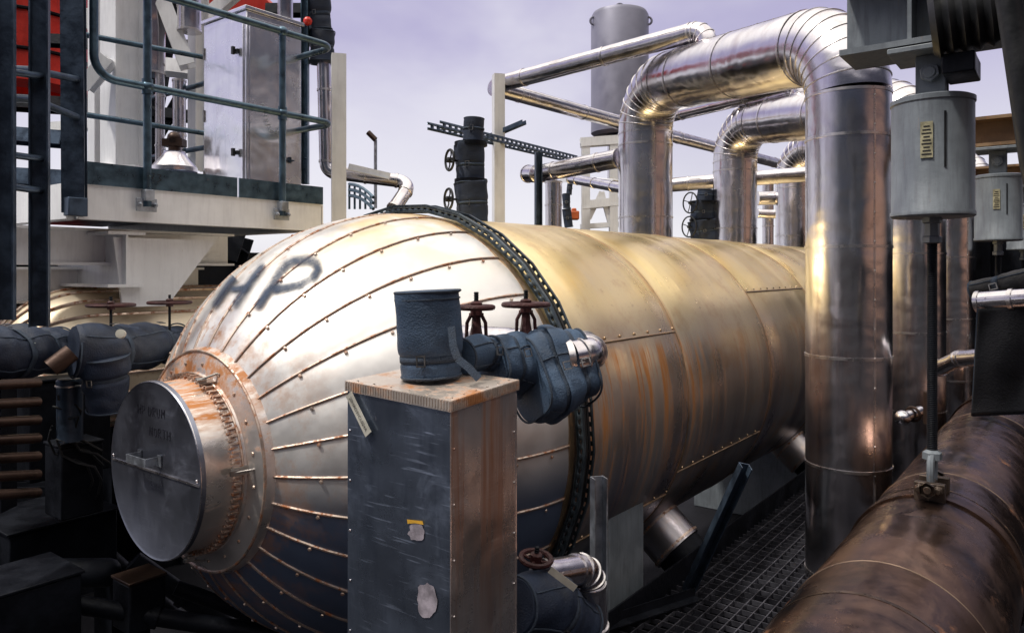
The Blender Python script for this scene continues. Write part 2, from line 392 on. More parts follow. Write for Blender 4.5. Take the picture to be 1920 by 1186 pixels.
def jacket(parent,pts,rs,m='jacket',name='jacket',amp=.012,n=36,seed=0,straps=(.3,.7),smw=.014,rings=40,sq=0,pinch=.9):
    pts=[Vector(p) for p in pts]
    L=[0]
    for a,b in zip(pts,pts[1:]): L.append(L[-1]+(b-a).length)
    def at(t):
        d=t*L[-1]
        for i in range(len(pts)-1):
            if d<=L[i+1]+1e-9:
                k=(d-L[i])/(L[i+1]-L[i]); k2=k*k*(3-2*k)
                return pts[i].lerp(pts[i+1],k), rs[i]*(1-k2)+rs[i+1]*k2
        return pts[-1],rs[-1]
    def sf(a):
        if not sq: return 1
        a+=.5
        return .92/((abs(cos(a))**sq+abs(sin(a))**sq)**(1/sq))
    mb=MB(); v=[];T0=(pts[-1]-pts[0]).normalized(); u=T0.orthogonal().normalized()
    if abs(T0.z)<.9: u=(zv-T0*T0.z).normalized()
    def frame(t):
        c,r=at(t); c2,_=at(min(1,t+.02)); c1,_=at(max(0,t-.02)); T=(c2-c1).normalized(); uu=(u-T*u.dot(T)).normalized(); return c,r,T,uu,T.cross(uu)
    ts=[0,0,.004]+[.02+.96*i/rings for i in range(rings+1)]+[.996,1,1]
    def disp(q,t):
        return noise.noise(q*6+Vector((seed,0,0)))*amp*1.1+abs(noise.noise(q*13+Vector((0,seed,0))))*amp*.6
    for qi,t in enumerate(ts):
        c,r,T,uu,w=frame(t)
        if qi==0 or qi==len(ts)-1: r*=.02
        elif t<.01 or t>.99: r*=.94
        for k in range(n):
            a=2*PI*k/n; d=uu*cos(a)+w*sin(a); rr=r*sf(a); q=c+d*rr
            st=0
            for sx in straps: st-=amp*pinch*math.exp(-((t-sx)/.05)**2)
            v.append(q+d*((disp(q,t)+st) if r>.02 else 0))
    N=len(ts); f=[]
    for i in range(N-1):
        for k in range(n): k2=(k+1)%n; f.append((i*n+k,i*n+k2,(i+1)*n+k2,(i+1)*n+k))
    mb.add(v,f)
    mb.cur=1
    for t in(.015,.985):
        c,r,T,uu,w=frame(t)
        mb.tube([c+(uu*cos(2*PI*k/n)+w*sin(2*PI*k/n))*(r*sf(2*PI*k/n)*.99+amp*.3) for k in range(n)],.004,5,closed=True)
    for aa_ in(.9,2.2):
        pl_=[]
        for i in range(1,24):
            t=i/24; c,r,T,uu,w=frame(t)
            d=uu*cos(aa_)+w*sin(aa_); q=c+d*r*sf(aa_); st=sum(-amp*pinch*math.exp(-((t-sx)/.05)**2) for sx in straps); pl_.append(q+d*(disp(q,t)+st+.001))
        mb.tube(pl_,.003,5)
    o=part(name,mb,[m,'strap'],parent)
    for sx in straps:
        c,r,T,uu,w=frame(sx)
        sb=MB(); v=[]
        for k in range(n):
            a=2*PI*k/n; d=uu*cos(a)+w*sin(a); rr=r*sf(a)
            q=c+d*rr; nn=disp(q,sx)-amp*pinch
            for s_ in(-1,1): v.append(c+T*(s_*smw)+d*(rr+nn+.004))
        sb.add(v,[(2*k,2*k+1,(2*((k+1)%n))+1,2*((k+1)%n)) for k in range(n)])
        so=part('strap',sb,'strap',o,solid=.002)
        bb=MB(); d=(Vector((-.2,-1,.2))); d=(d-T*d.dot(T)).normalized(); e=T.cross(d)
        cc_=c+d*(r+amp*.2+.004)
        for sg in(-1,1):
            bb.box(cc_+e*(sg*.012),(.034,.004,.004),(T,e,d)); bb.box(cc_+T*(sg*.015),(.004,.028,.004),(T,e,d))
        part('buckle',bb,'buckle',o)
    return o

FONT={'H':[[(0,0),(0,1)],[(.6,0),(.62,1)],[(0,.5),(.6,.55)]],'P':[[(0,0),(.03,1)],[(.03,1),(.5,.95),(.6,.75),(.45,.52),(.02,.45)]],
'D':[[(0,0),(0,1),(.45,.85),(.6,.5),(.4,.1),(0,0)]],'R':[[(0,0),(0,1),(.5,.95),(.55,.7),(.05,.5),(.6,0)]],
'U':[[(0,1),(0,.2),(.25,0),(.5,.1),(.55,1)]],'M':[[(0,0),(.05,1),(.35,.4),(.65,1),(.7,0)]],'N':[[(0,0),(0,1),(.55,0),(.55,1)]],
'O':[[(.3,0),(0,.3),(.05,.8),(.3,1),(.58,.75),(.58,.25),(.3,0)]],'T':[[(.3,0),(.3,1)],[(0,1),(.65,1)]],' ':[],'7':[[(0,1),(.6,1),(.2,0)]],'3':[[(0,.95),(.5,.9),(.2,.55),(.5,.3),(0,0)]]}
def write(mb,txt,O,ex,ey,h,r):
    x=0; nn=ex.cross(ey).normalized()
    for ch in txt:
        for st in FONT[ch]:
            for (a,b),(c,d) in zip(st,st[1:]): mb.ext(B(r*2,.0006),O+ex*((x+a)*h)+ey*(b*h),O+ex*((x+c)*h)+ey*(d*h),nn)
        x+=.95 if ch!=' ' else .5
def textmesh(txt,size):
    cu=bpy.data.curves.new('t','FONT'); cu.body=txt; cu.size=size; cu.align_x='CENTER'; cu.align_y='CENTER'
    o=bpy.data.objects.new('t',cu); col.objects.link(o); bpy.context.view_layer.update()
    me=bpy.data.meshes.new_from_object(o.evaluated_get(bpy.context.evaluated_depsgraph_get()))
    vs=[v.co.copy() for v in me.vertices]; fs=[list(p.vertices) for p in me.polygons]
    bpy.data.objects.remove(o); bpy.data.curves.remove(cu); bpy.data.meshes.remove(me); return vs,fs

# ================= SETTING
mb=MB(); mb.box((0,60,-1.25),(600,600,.1)); struct('ground',mb,'ground')
mb=MB()
s=-.6
while s<9: mb.box(D(s,.62,-.014),(.005,2.44,.026),(dv,pv,zv)); s+=.075
l=-.6
while l<1.84: mb.box(D(4.2,l,-.010),(9.6,.006,.022),(dv,pv,zv)); l+=.068
struct('grating_floor',mb,'grate')
mb=MB(); mb.box(D(4.2,1.86,.03),(9.6,.01,.16),(dv,pv,zv)); mb.ext(C(.09,.2,.01),D(-.6,1.9,-.15),D(9,1.9,-.15))
mb.ext(I(.12,.2,.01,.01),D(2.6,-.6,-.16),D(2.6,1.84,-.16)); mb.ext(I(.12,.2,.01,.01),D(6,-.6,-.16),D(6,1.84,-.16))
struct('walkway_kerb',mb,'dark')

# ================= DRUM
SS=2.88; LH=1.24
drum=thing('steam_drum','huge horizontal drum in riveted silver and golden sheet, HP painted on its domed end','drum',D(6,LA,-.1),AL)
def hr(psi): return SS-LH*cos(psi), RD*sin(psi)**.94
psi0=math.asin(.40)
mb=MB(); sub=6
prof=[hr(psi0+(PI/2-psi0)*i/20) for i in range(21)]
v=[];n=NR*sub
for (s,r) in prof:
    for k in range(n):
        fr=(k%sub)/sub; puff=.007*sin(PI*fr)*min(1,(r-.4)/.3)
        v.append(ring(s,r+puff,2*PI*k/n))
mb.add(v,[(i*n+k,i*n+(k+1)%n,(i+1)*n+(k+1)%n,(i+1)*n+k) for i in range(20) for k in range(n)])
BV=BVHTree.FromPolygons(mb.v,mb.f)
mb.cur=1
for k in range(NR):
    a=2*PI*k/NR; pts=[ring(s,r+.003,a) for s,r in prof]; mb.tube(pts,.0062,5)
    for j in (3,6,9,12,15,18):
        s,r=prof[j]; nn=(ring(s,r+1,a)-ring(s,r,a)).normalized(); ps=psi0+(PI/2-psi0)*j/20
        nrm=(nn*sin(ps)-dv*cos(ps)).normalized(); mb.screw(ring(s,r,a+.022)+nrm*.006,nrm,.0085)
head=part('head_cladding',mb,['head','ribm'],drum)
mb=MB(); mb.lathe([(RD-.01,SS-.015),(RD+.010,SS-.015),(RD+.010,SS+.02),(RD-.01,SS+.02)],D(0,LA,ZA),dv,144); part('seam_band',mb,'seamm',drum)
cam0=Vector((0,0,1.8))
def hit(u,v,bvh):
    d=(P(u,v,1)-cam0).normalized(); h=bvh.ray_cast(cam0,d); return (h[0],h[1],d)
def stroke(mb,pix,w,bvh):
    q=[]
    for a,b in zip(pix,pix[1:]):
        L=math.hypot(b[0]-a[0],b[1]-a[1]); n=max(2,int(L/4))
        for i in range(n): q.append((a[0]+(b[0]-a[0])*i/n,a[1]+(b[1]-a[1])*i/n))
    q.append(pix[-1]); rows=[]
    for i,(x,y) in enumerate(q):
        x0,y0=q[max(0,i-3)];x1,y1=q[min(len(q)-1,i+3)]; L=math.hypot(x1-x0,y1-y0) or 1; nx,ny=-(y1-y0)/L,(x1-x0)/L
        row=[]
        for j in range(-4,5):
            o=j/4*w/2; h=hit(x+nx*o,y+ny*o,bvh)
            if h[0] is None: row=None;break
            nn=h[1] if h[1].dot(h[2])<0 else -h[1]
            row.append((h[0]+nn*.011,max(0,1-abs(j)/4)*(min(1,i/3+.1,(len(q)-1-i)/3+.1))))
        if row: rows.append(row)
        elif len(rows)<2: rows=[]
    if not rows: return
    v=[p for r in rows for p,_ in r]; at=[a for r in rows for _,a in r]
    mb.attr=(mb.attr or [])+at
    mb.add(v,[(i*9+j,(i+1)*9+j,(i+1)*9+j+1,i*9+j+1) for i in range(len(rows)-1) for j in range(8)])
letters=MB()
stroke(letters,[(400,582),(414,560),(434,532),(460,503)],23,BV)
stroke(letters,[(438,582),(454,556),(476,524),(500,494)],24,BV)
stroke(letters,[(428,545),(450,543),(470,540)],19,BV)
stroke(letters,[(482,586),(496,560),(518,524),(542,494)],30,BV)
stroke(letters,[(530,502),(552,492),(577,489),(594,496),(597,510),(584,526),(560,537),(534,543),(506,545)],32,BV)
part('painted_letters',letters,'paint',drum,label='HP sprayed in blue paint')
mb=MB(); ss=[SS,4.15,5.64,7.13,8.62,10.11,11.6,12.6]
for a,b in zip(ss,ss[1:]):
    mb.cur=0; mb.lathe([(RD-.004,a),(RD+.001,a+.01),(RD+.002,(a+b)/2),(RD+.006,b+.02),(RD-.003,b+.022)],D(0,LA,ZA),dv,120)
mb.cur=1
for s in ss[1:]: mb.torus(D(s+.02,LA,ZA),dv,RD+.004,.0055,120,5)
def lap(a,b,al):
    mb.tube([ring(a,RD+.006,al),ring(b,RD+.008,al)],.006,5)
    s=a+.06
    while s<b: mb.screw(ring(s,RD+.005,al-.02),ring(s,RD+1,al)-ring(s,RD,al),.009); s+=.16
lap(2.97,4.16,R_(67)); lap(5.66,7.13,R_(55)); lap(4.17,5.62,R_(112)); lap(7.15,8.6,R_(67)); lap(2.97,4.16,R_(120))
mb.cur=0; mb.lathe([(RD,12.6),(.8,12.95),(.4,13.1),(0,13.15)],D(0,LA,ZA),dv,60)
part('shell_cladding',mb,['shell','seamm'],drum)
O=D(0,LA,ZA)
mb=MB(); mb.lathe([(.33,1.60),(.36,1.665),(.375,1.69),(.440,1.705),(.462,1.715),(.480,1.76),(.47,1.80)],O,dv,72); mb.cur=1
mb.torus(D(1.712,LA,ZA),dv,.460,.006,72,6); mb.torus(D(1.675,LA,ZA),dv,.372,.005,72,6); mb.torus(D(1.765,LA,ZA),dv,.480,.005,72,6)
for k in range(20):
    a=2*PI*k/20+.1; mb.screw(ring(1.698,.410,a),-dv,.008)
part('collar',mb,['collarm','ribm'],drum)
mb=MB()
for k in range(150):
    a=2*PI*k/150; rr=.367 if k%2 else .356
    mb.box(ring(1.655,rr,a),(.03,.008,.012),(dv,(ring(0,1,a+PI/2)-ring(0,0,a+PI/2)),(ring(0,1,a)-ring(0,0,a))))
part('corrugated_strip',mb,'ribm',drum)
mb=MB(); mb.lathe([(.34,1.515),(.345,1.53),(.347,1.62),(.352,1.66)],O,dv,72); part('neck',mb,'neck',drum)
mb=MB(); mb.lathe([(0,1.512),(.344,1.512),(.353,1.508),(.357,1.512),(.357,1.53),(.347,1.535)],O,dv,72); mb.cur=1
mb.ext(B(.008,.004),D(1.509,LA-.345,ZA-.005),D(1.509,LA+.345,ZA-.005),-dv)
mb.torus(D(1.512,LA,ZA),dv,.354,.003,72,6)
for sg in(-1,1): mb.screw(D(1.507,LA+sg*.33,ZA+.012),-dv,.007)
cover=part('end_cover',mb,['cover','bead'],drum)
mb=MB(); zz=ZA+.045
for a,b in((D(1.508,LA-.04,zz),D(1.455,LA-.045,zz)),(D(1.455,LA-.05,zz),D(1.455,LA+.105,zz)),(D(1.455,LA+.10,zz),D(1.508,LA+.095,zz))): mb.ext(B(.004,.032),a,b)
mb.box(D(1.508,LA-.052,zz),(.004,.03,.045),(dv,pv,zv)); mb.box(D(1.508,LA+.107,zz),(.004,.03,.045),(dv,pv,zv))
part('handle',mb,'galv',cover)
for txt,l0,z0 in(('HP',.125,.215),('DRUM',.04,.215),('NORTH',.03,.135)):
    mb=MB(); write(mb,txt,D(1.5106,LA+l0,ZA+z0),-pv,zv,.036,.0017); part('handwriting',mb,'pen',cover)
for a in (R_(86),R_(172),R_(22)):
    mb=MB(); e=ring(0,1,a)-ring(0,0,a); w=dv.cross(e)
    mb.box(ring(1.66,.378,a),(.085,.03,.008),(dv,w,e)); mb.box(ring(1.63,.388,a),(.04,.02,.012),(dv,w,e)); mb.tube([ring(1.62,.388,a),ring(1.70,.41,a)],.005,6)
    part('latch',mb,'buckle',drum)
for s0 in (3.45,9.0):
    mb=MB(); mb.box(D(s0+.2,LA,-.35),(.4,1.95,1.7),(dv,pv,zv)); part('saddle',mb,'grey',drum,bevel=.01)
for s0 in (4.6,7.5,10.4):
    mb=MB(); a=D(s0,2.6,.35); b=D(s0,2.12,-.04); t=(b-a).normalized(); mb.tube([a,b],.18,40); mb.cur=1; band(mb,b-t*.02,t,.18,.008,.006); band(mb,b-t*.2,t,.18,.008,.006)
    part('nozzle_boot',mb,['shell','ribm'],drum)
    mb=MB(); mb.tube([b-t*.01,b+t*.9],.165,24); part('downcomer_stub',mb,'dark',drum)

# cable tray ring
tr=thing('cable_tray','dark slotted cable tray bent over the drum where the dome meets the shell','cable tray',ring(2.95,RD,0))
TS=2.95
aa=[R_(x) for x in range(-40,151,12)]
for off,rr in ((-.045,RD+.045),(.045,RD+.045)):
    mb=MB(); pts=[ring(TS+off,rr,a) for a in aa]
    mb.perf(pts,[(ring(0,1,a)-ring(0,0,a)) for a in aa],.036,.045,.5)
    for rq in(.018,-.018):
        pts2=[ring(TS+off+(.005 if off<0 else -.005),rr+rq,a) for a in aa]
        for a,b in zip(pts2,pts2[1:]): mb.ext(B(.012,.003),a,b,(a-D(TS,LA,ZA)))
    part('side_rail',mb,'trayd',tr,solid=.003)
for i,a in enumerate(aa[:-1]):
    mb=MB(); mb.box(ring(TS,RD+.03,a+.25*R_(12)),(.09,.022,.006),(dv,dv.cross(ring(0,1,a)-ring(0,0,a)),(ring(0,1,a)-ring(0,0,a))))
    part('rung',mb,'galvdark',tr)
for o in(-.02,.0,.024):
    mb=MB(); mb.tube([ring(TS+o+.006*sin(k*1.3),RD+.044,a) for k,a in enumerate(aa)],.009,6)
    part('cable',mb,'black',tr)

# ================= FOREGROUND BOX
bx0=Vector((-.164,2.0,0))
W1=.417;W2=.292; zt=1.452
c=bx0+pv*W1/2+dv*W2/2
bt=thing('metal_box','tall scratched sheet metal box in the foreground with rusty top, carrying a blue jacket cylinder','box',c,AL)
mb=MB(); q=[bx0,bx0+dv*W2,bx0+dv*W2+pv*W1,bx0+pv*W1]
zo=[0,.022,.03,.016]
vv_=[v+zv*0 for v in q]+[v+zv*(zt-.02+o) for v,o in zip(q,zo)]
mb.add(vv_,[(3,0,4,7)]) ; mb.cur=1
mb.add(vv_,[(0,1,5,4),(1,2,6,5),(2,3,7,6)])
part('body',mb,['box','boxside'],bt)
mb=MB(); e=.006
q2=[bx0-dv*e-pv*e,bx0+dv*(W2+e)-pv*e,bx0+dv*(W2+e)+pv*(W1+e),bx0-dv*e+pv*(W1+e)]
vv_=[v+zv*(zt-.03+o) for v,o in zip(q2,zo)]+[v+zv*(zt+o) for v,o in zip(q2,zo)]
mb.add(vv_,[(4,5,6,7)]); mb.cur=1
mb.add(vv_,[(0,1,5,4),(1,2,6,5),(2,3,7,6),(3,0,4,7)])
N=40
for i in range(N):
    a=q2[0].lerp(q2[1],(i+.5)/N); mb.box(a+zv*(zt-.013+zo[1]*i/N),(.004,.004,.024),(dv,pv,zv))
    a=q2[0].lerp(q2[3],(i+.5)/N); mb.box(a+zv*(zt-.013+zo[3]*i/N),(.004,.004,.024),(dv,pv,zv))
mb.cur=0
for i in range(6):
    mb.screw(q2[0].lerp(q2[1],(i+.5)/6)+pv*.02+zv*(zt+.001+zo[1]*(i+.5)/6),zv,.004); mb.screw(q2[0].lerp(q2[3],(i+.5)/6)+dv*.02+zv*(zt+.001+zo[3]*(i+.5)/6),zv,.004)
part('lid',mb,['boxtop','boxtop'],bt)
mb=MB(); mb.tube([bx0+zv*0,bx0+zv*(zt-.03)],.0022,8); mb.tube([bx0+dv*(W2-.002),bx0+dv*(W2-.002)+zv*(zt-.02)],.003,8)
mb.box(bx0+dv*.013-pv*.0008+zv*(zt/2-.02),(.026,.0012,zt-.05),(dv,pv,zv))
for i in range(9):
    z=.12+i*.15; mb.screw(bx0+dv*.012-pv*.002+zv*z,-pv,.0038)
    mb.screw(bx0+dv*(W2-.012)-pv*.001+zv*z,-pv,.0038); mb.screw(bx0+pv*(W1-.012)-dv*.001+zv*z,-dv,.0038)
part('corner_trim',mb,'boxside',bt)
def blob(cu,cv,ru,rv,m,seed):
    mb=MB(); o=bx0-dv*.003
    def uv2(u,v):
        d=(P(u,v,1)-cam0); t=(o-cam0).dot(dv)/d.dot(dv); return cam0+d*t
    c=uv2(cu,cv); v=[c]
    for k in range(28):
        a=2*PI*k/28; rr=1+.35*noise.noise(Vector((cos(a)*2,sin(a)*2,seed))); v.append(uv2(cu+ru*rr*cos(a),cv+rv*rr*sin(a)))
    mb.add(v,[(0,1+k,1+(k+1)%28) for k in range(28)]); part('worn_patch',mb,m,bt)
blob(781,996,15,17,'patch',1); blob(801,1124,19,33,'patch',5)
def uvl(u,v,off=.0045):
    o=bx0-dv*off; d=(P(u,v,1)-cam0); t=(o-cam0).dot(dv)/d.dot(dv); return cam0+d*t
mb=MB(); mb.add([uvl(763,973),uvl(792,976),uvl(794,983),uvl(778,980),uvl(764,981)],[(0,1,2,3,4)]); part('yellow_sticker',mb,'yellow',bt)
tg=MB(); o=bx0+pv*(W1-.062)-dv*.012+zv*(zt-.075); ex=(-pv*.62-zv*.78).normalized(); ey=dv.cross(ex)
if ey.z<0: ey=-ey
tg.box(o,(.14,.03,.002),(ex,ey,-dv)); t=part('name_tag',tg,'plate',bt)
vs,fs=textmesh('20HAD31CL024A',.0155); tg=MB(); tg.add([o-dv*.0025+ex*v.x+ey*v.y for v in vs],fs); part('tag_text',tg,'ink',t)
jb=Vector((-.245,2.27,1.478)); j=thing('insulation_jacket','upright blue canvas jacket cylinder standing on the rusty box top','insulation jacket',jb)
jt=jb+Vector((-.012,0,.262))
jo=jacket(j,[jb,jb.lerp(jt,.5),jt],[.088,.096,.098],'jacket',amp=.009,straps=(.22,),seed=3,smw=.009,n=44)
mb=MB(); mb.torus(jt-zv*.006,jt-jb,.096,.0045,40,6); mb.torus(jt-zv*.026,jt-jb,.0985,.0025,40,6); part('piping',mb,'strap',jo)
mb=MB(); pts=[P(846,612,2.17),P(850,650,2.15),P(858,672,2.14),P(880,690,2.13),P(898,710,2.12)]
for a,b in zip(pts,pts[1:]): mb.ext(B(.004,.022),a,b,Vector((.8,.1,.6)))
part('hanging_strap',mb,'strap',jo,label='loose grey strap')

# ===== upper valve assembly
va=thing('jacketed_valve','pipe valve wrapped in blue canvas with two rusty handwheels beside the drum seam','valve',P(1000,790,2.6))
jacket(va,[P(868,668,2.32),P(900,660,2.38),P(945,664,2.48)],[.052,.056,.06],'jacket',amp=.012,straps=(.5,),seed=1)
jacket(va,[P(918,682,2.42),P(962,676,2.5),P(1005,686,2.56)],[.085,.105,.115],'jacket',amp=.018,straps=(.35,.8),seed=2,n=60,rings=50,sq=3.2)
jacket(va,[P(985,714,2.50),P(1020,706,2.54),P(1088,690,2.60)],[.135,.162,.130],'jacket',amp=.020,straps=(.3,.76),seed=5,n=64,rings=60,sq=3.6)
clad(va,[P(1060,672,2.50),P(1172,658,2.54),P(1172,658,2.54)+pv*.85],.058,.085,step=.3,gores=6)
for (u,v,Y,rr) in((893,576,2.42,.054),(986,571,2.54,.076)):
    c=P(u,v,Y); wheel(va,c,zv,rr,stem=.09,stemup=.05)
    mb=MB(); mb.lathe([(.036,-.13),(.036,-.10),(.022,-.095),(.016,-.06),(.014,-.03),(.024,-.025),(.024,-.018),(0,-.018)],c,zv,8)
    for sg in(-1,1): mb.tube([c+Vector((sg*.033,0,-.12)),c+Vector((sg*.030,0,-.05)),c+Vector((sg*.012,0,-.015))],.006,8)
    part('yoke',mb,'rustwheel',va)
# ===== lower valve
vb=thing('jacketed_valve','low valve with dark handwheel and short bright elbow behind the foot of the metal box','valve',P(1040,1200,2.5))
jacket(vb,[P(965,1135,2.35),P(1020,1125,2.45),P(1085,1170,2.6)],[.085,.10,.09],'jacketd',amp=.018,straps=(.5,),seed=11)
wheel(vb,P(1005,1046,2.45),Vector((.1,-.15,1)),.05,stem=.12)
clad(vb,[P(1015,1080,2.45),P(1105,1064,2.62),P(1118,1250,2.7)],.052,.085,step=.3,gores=6)
mb=MB(); mb.box(P(1055,1085,2.34),(.10,.002,.022),(Vector((.8,0,-.6)),Vector((0,1,0)),Vector((.6,0,.8)))); part('name_tag',mb,'plate',vb)

a=P(1123,895,2.9); b=Vector((a.x,a.y,0)); mb=MB(); mb.ext(U(.055,.05,.005),b,a,Vector((.3,-1,0))); 
solo('strut_post',mb,'galv','short upright galvanised channel post in front of the drum saddle','post',b)
a=P(1398,873,3.9); b=P(1290,1108,4.18); mb=MB(); mb.ext(U(.06,.05,.006),b,a,Vector((.2,-1,.2)))
solo('leaning_strut',mb,'galvdark','galvanised channel strut leaning over the grating walkway','strut',b)
a=P(1310,1112,4.1); b=P(1112,1176,3.65); mb=MB(); mb.ext(Lp(.06,.05,.006),b,a)
solo('angle_bar',mb,'dark','dark steel angle bar lying across the edge of the grating','steel bar',b)

# ================= PIPE LOOPS
A=Vector((1.152,6.45,0)); Bp=Vector((1.935,4.3,0)); r0=.23
lp=thing('pipe_loop','thick silver pipe loop nearest the camera, rising from the drum and dropping in front','pipe',Vector((Bp.x,Bp.y,-1.2)),0,'large pipe loops from drum top')
clad(lp,[A+zv*2.0,A+zv*3.39,Bp+zv*3.13,Bp-zv*1.2],r0,.36,step=.62,gores=8,lapdir=(.2,-1,.3))
for k,lab in((1,'second silver pipe loop from the drum, half hidden behind the nearest one'),(2,'third silver pipe loop along the drum, seen between thick pipes'),(3,'farthest silver pipe loop, mostly hidden by the others')):
    dup(lp,dv*2.1*k,lab)
t1=thing('thin_pipe','slim clad pipe from the white post up to the nearest pipe loop','pipe',P(925,420,7.1),0,'slim clad pipes above drum')
clad(t1,[P(935,158,7.1),P(1335,52,5.62),P(1335,52,5.62)+Vector((-.08,.03,-.35))],.078,.13,step=.9)
t2=thing('thin_pipe','long slim clad pipe running away behind the thick risers','pipe',P(925,420,7.2),0,'slim clad pipes above drum')
clad(t2,[P(925,164,7.2),P(1160,229,8.6),P(1480,312,12.3)],.078,.3,step=1.0)
t3=thing('thin_pipe','slim clad pipe joining the second pipe loop from behind','pipe',P(1240,222,8.7),0,'slim clad pipes above drum')
clad(t3,[P(1240,222,8.7),P(1500,160,7.15),P(1500,160,7.15)+Vector((0,0,-.35))],.07,.13,step=.9)
t4=thing('thin_pipe','level slim clad pipe with its elbow turning down left of the nearest riser','pipe',P(1035,425,7),0,'slim clad pipes above drum')
clad(t4,[P(1160,297,6.6),P(1010,326,7.2),P(990,326,7.4)],.085,.1,step=.5)
clad(t4,[P(1038,340,7.1),P(1038,430,7.1)],.08,.1,step=.5)
for (a,b,r,lab) in ((P(1255,347,9),P(1530,325,8.4),.085,'slim level pipe seen right of the nearest riser'),
    (P(1420,372,10),P(1560,368,10),.09,'short slim pipe behind the second and third risers'),
    (P(1420,400,10.4),P(1560,405,10.4),.06,'lowest slim pipe behind the second and third risers'),
    (P(1070,335,9.5),P(1180,355,8.0),.06,'pale slim pipe behind the nearest riser'),
    (P(1440,330,10.8),P(1440,470,10.8),.08,'upright slim pipe between second and third risers')):
    t=thing('thin_pipe',lab,'pipe',a,0,'slim clad pipes above drum'); clad(t,[a,b],r,.1,step=.5)
mb=MB(); mb.box(P(1076,404,12),(.16,.2,.14)); mb.box(P(1076,395,12),(.08,.1,.08)); solo('orange_unit',mb,'orange','tiny orange unit in the distance left of the nearest riser','equipment',P(1076,412,12),bevel=.02)

def post(u0,u1,vt,vb_,Y,prof,m,label,name='steel_post'):
    a=P((u0+u1)/2,vt,Y); b=P((u0+u1)/2,vb_,Y); b.z=-1.2; mb=MB(); mb.ext(prof,b,a,Vector((.3,-1,0)))
    return solo(name,mb,m,label,'post',b)
post(924,945,140,420,6.9,C(.10,.09,.012),'white','pale steel post holding the corner of the slim pipes')
post(622,648,103,405,5.3,C(.10,.09,.012),'white','pale steel post at the right end of the platform')
post(1003,1016,285,420,6.7,U(.06,.05,.008),'galvdark','dark channel post under the slotted tray')
mb=MB(); mb.ext(U(.05,.04,.005),P(905,262,7.1),P(983,229,6.7)); solo('bracket_arm',mb,'galvdark','dark channel arm clamped across the pale post','bracket',P(940,246,6.9))
tt=thing('cable_tray','straight dark slotted tray sloping behind the pale post','cable tray',P(935,270,6.5))
mb=MB(); a=P(802,236,6.0); b=P(1065,299,8.3); side=(b-a).cross(zv).normalized()
mb.perf([a,b],[zv,zv],.065,.085,.5); part('side_rail',mb,'galvdark',tt,solid=.004)
mb=MB(); a2=a+side*.12; b2=b+side*.12; mb.perf([a2,b2],[zv,zv],.065,.085,.5); part('side_rail',mb,'galvdark',tt,solid=.004)
for i in range(14):
    mb=MB(); q=a.lerp(b,(i+.5)/14); mb.box(q+side*.06-zv*.025,(.12,.02,.006),(side,(b-a).normalized(),zv)); part('rung',mb,'galvdark',tt)

def stack(u,vt,vb_,Y,w,label,wheels,m='jacketd',seed=0):
    t=thing('valve_stack',label,'valve',P(u,vb_,Y),0,'jacketed valve stacks')
    H=vb_-vt; r=w/2/F*Y
    jacket(t,[P(u+2,vb_+6,Y),P(u-3,vt+H*.62,Y)],[r*.95,r*1.0],m,amp=r*.12,straps=(.5,),seed=seed,n=32,rings=24,smw=.008,sq=4,pinch=.5)
    jacket(t,[P(u-2,vt+H*.60,Y),P(u-3,vt+H*.24,Y)],[r*.80,r*.88],m,amp=r*.12,straps=(.4,),seed=seed+3,n=32,rings=24,smw=.008,sq=4,pinch=.5)
    jacket(t,[P(u+2,vt+H*.26,Y),P(u+4,vt,Y)],[r*.62,r*.60],m,amp=r*.05,straps=(.6,),seed=seed+6,n=28,rings=16,smw=.006,pinch=.3)
    if wheels:
        for q in(.61,.25):
            mb=MB(); c=P(u-2,vt+H*q,Y); mb.lathe([(0,-.012),(r*1.0,-.012),(r*1.0,.012),(0,.012)],c,zv,20); part('flange',mb,'dark',t)
    for (wu,wv) in wheels: wheel(t,P(wu,wv,Y-.05),Vector((-1,-.55,0)),19/F*Y,'black',.008,stem=.10,stemup=.02)
    return t
stack(885,222,415,4.7,62,'tall dark jacketed valve stack with two black wheels on top of the drum',((843,300),(841,373)),'jacketd',4)
stack(1320,356,448,8.2,50,'small dark jacketed valve stack between the first two risers',((1294,380),(1292,425)),'jacketd',9)
stack(1065,345,420,9.0,16,'tiny distant dark valve stack left of the nearest riser',(),'jacketd',12)

vs_=thing('vent_silencer','tall grey vent cylinder with lifting eye standing behind the pipe loops','vent',P(1162,430,12))
c=P(1162,250,12); top=P(1162,33,12).z-c.z
mb=MB(); mb.lathe([(.40,-.05),(.46,0),(.46,top),(.43,top+.06),(.25,top+.11),(0,top+.13)],c,zv,48); part('shell',mb,'vent',vs_)
mb=MB(); mb.tube([c-zv*.9,c],.2,20); part('outlet_pipe',mb,'pipe',vs_)
for sx in(0,1.2,-1.2):
    mb=MB(); mb.torus(c+Vector((.46*sin(sx),0,top+(.16 if sx==0 else -.1)))-Vector((0,.46 if sx else 0,0))*.3,(0,1,0),.06,.018,16,6); part('lifting_eye',mb,'vent',vs_)
sf=thing('support_frame','white steel support frame below the grey vent','frame',P(1120,430,11))
for (u0,v0,u1,v1,w) in ((1088,268,1170,262,.13),(1092,385,1160,378,.12),(1098,268,1098,445,.12),(1150,262,1150,445,.12),(1104,410,1128,360,.07),(1146,425,1128,360,.07),(1088,425,1165,420,.07)):
    mb=MB(); mb.ext(I(w,w,.015,.012),P(u0,v0,11),P(u1,v1,11),Vector((0,-1,.05))); part('beam',mb,'white',sf)
mb=MB(); mb.ext(B(.16,.1),P(1060,335,10.8),P(1160,345,9)); part('cross_beam',mb,'white',sf)

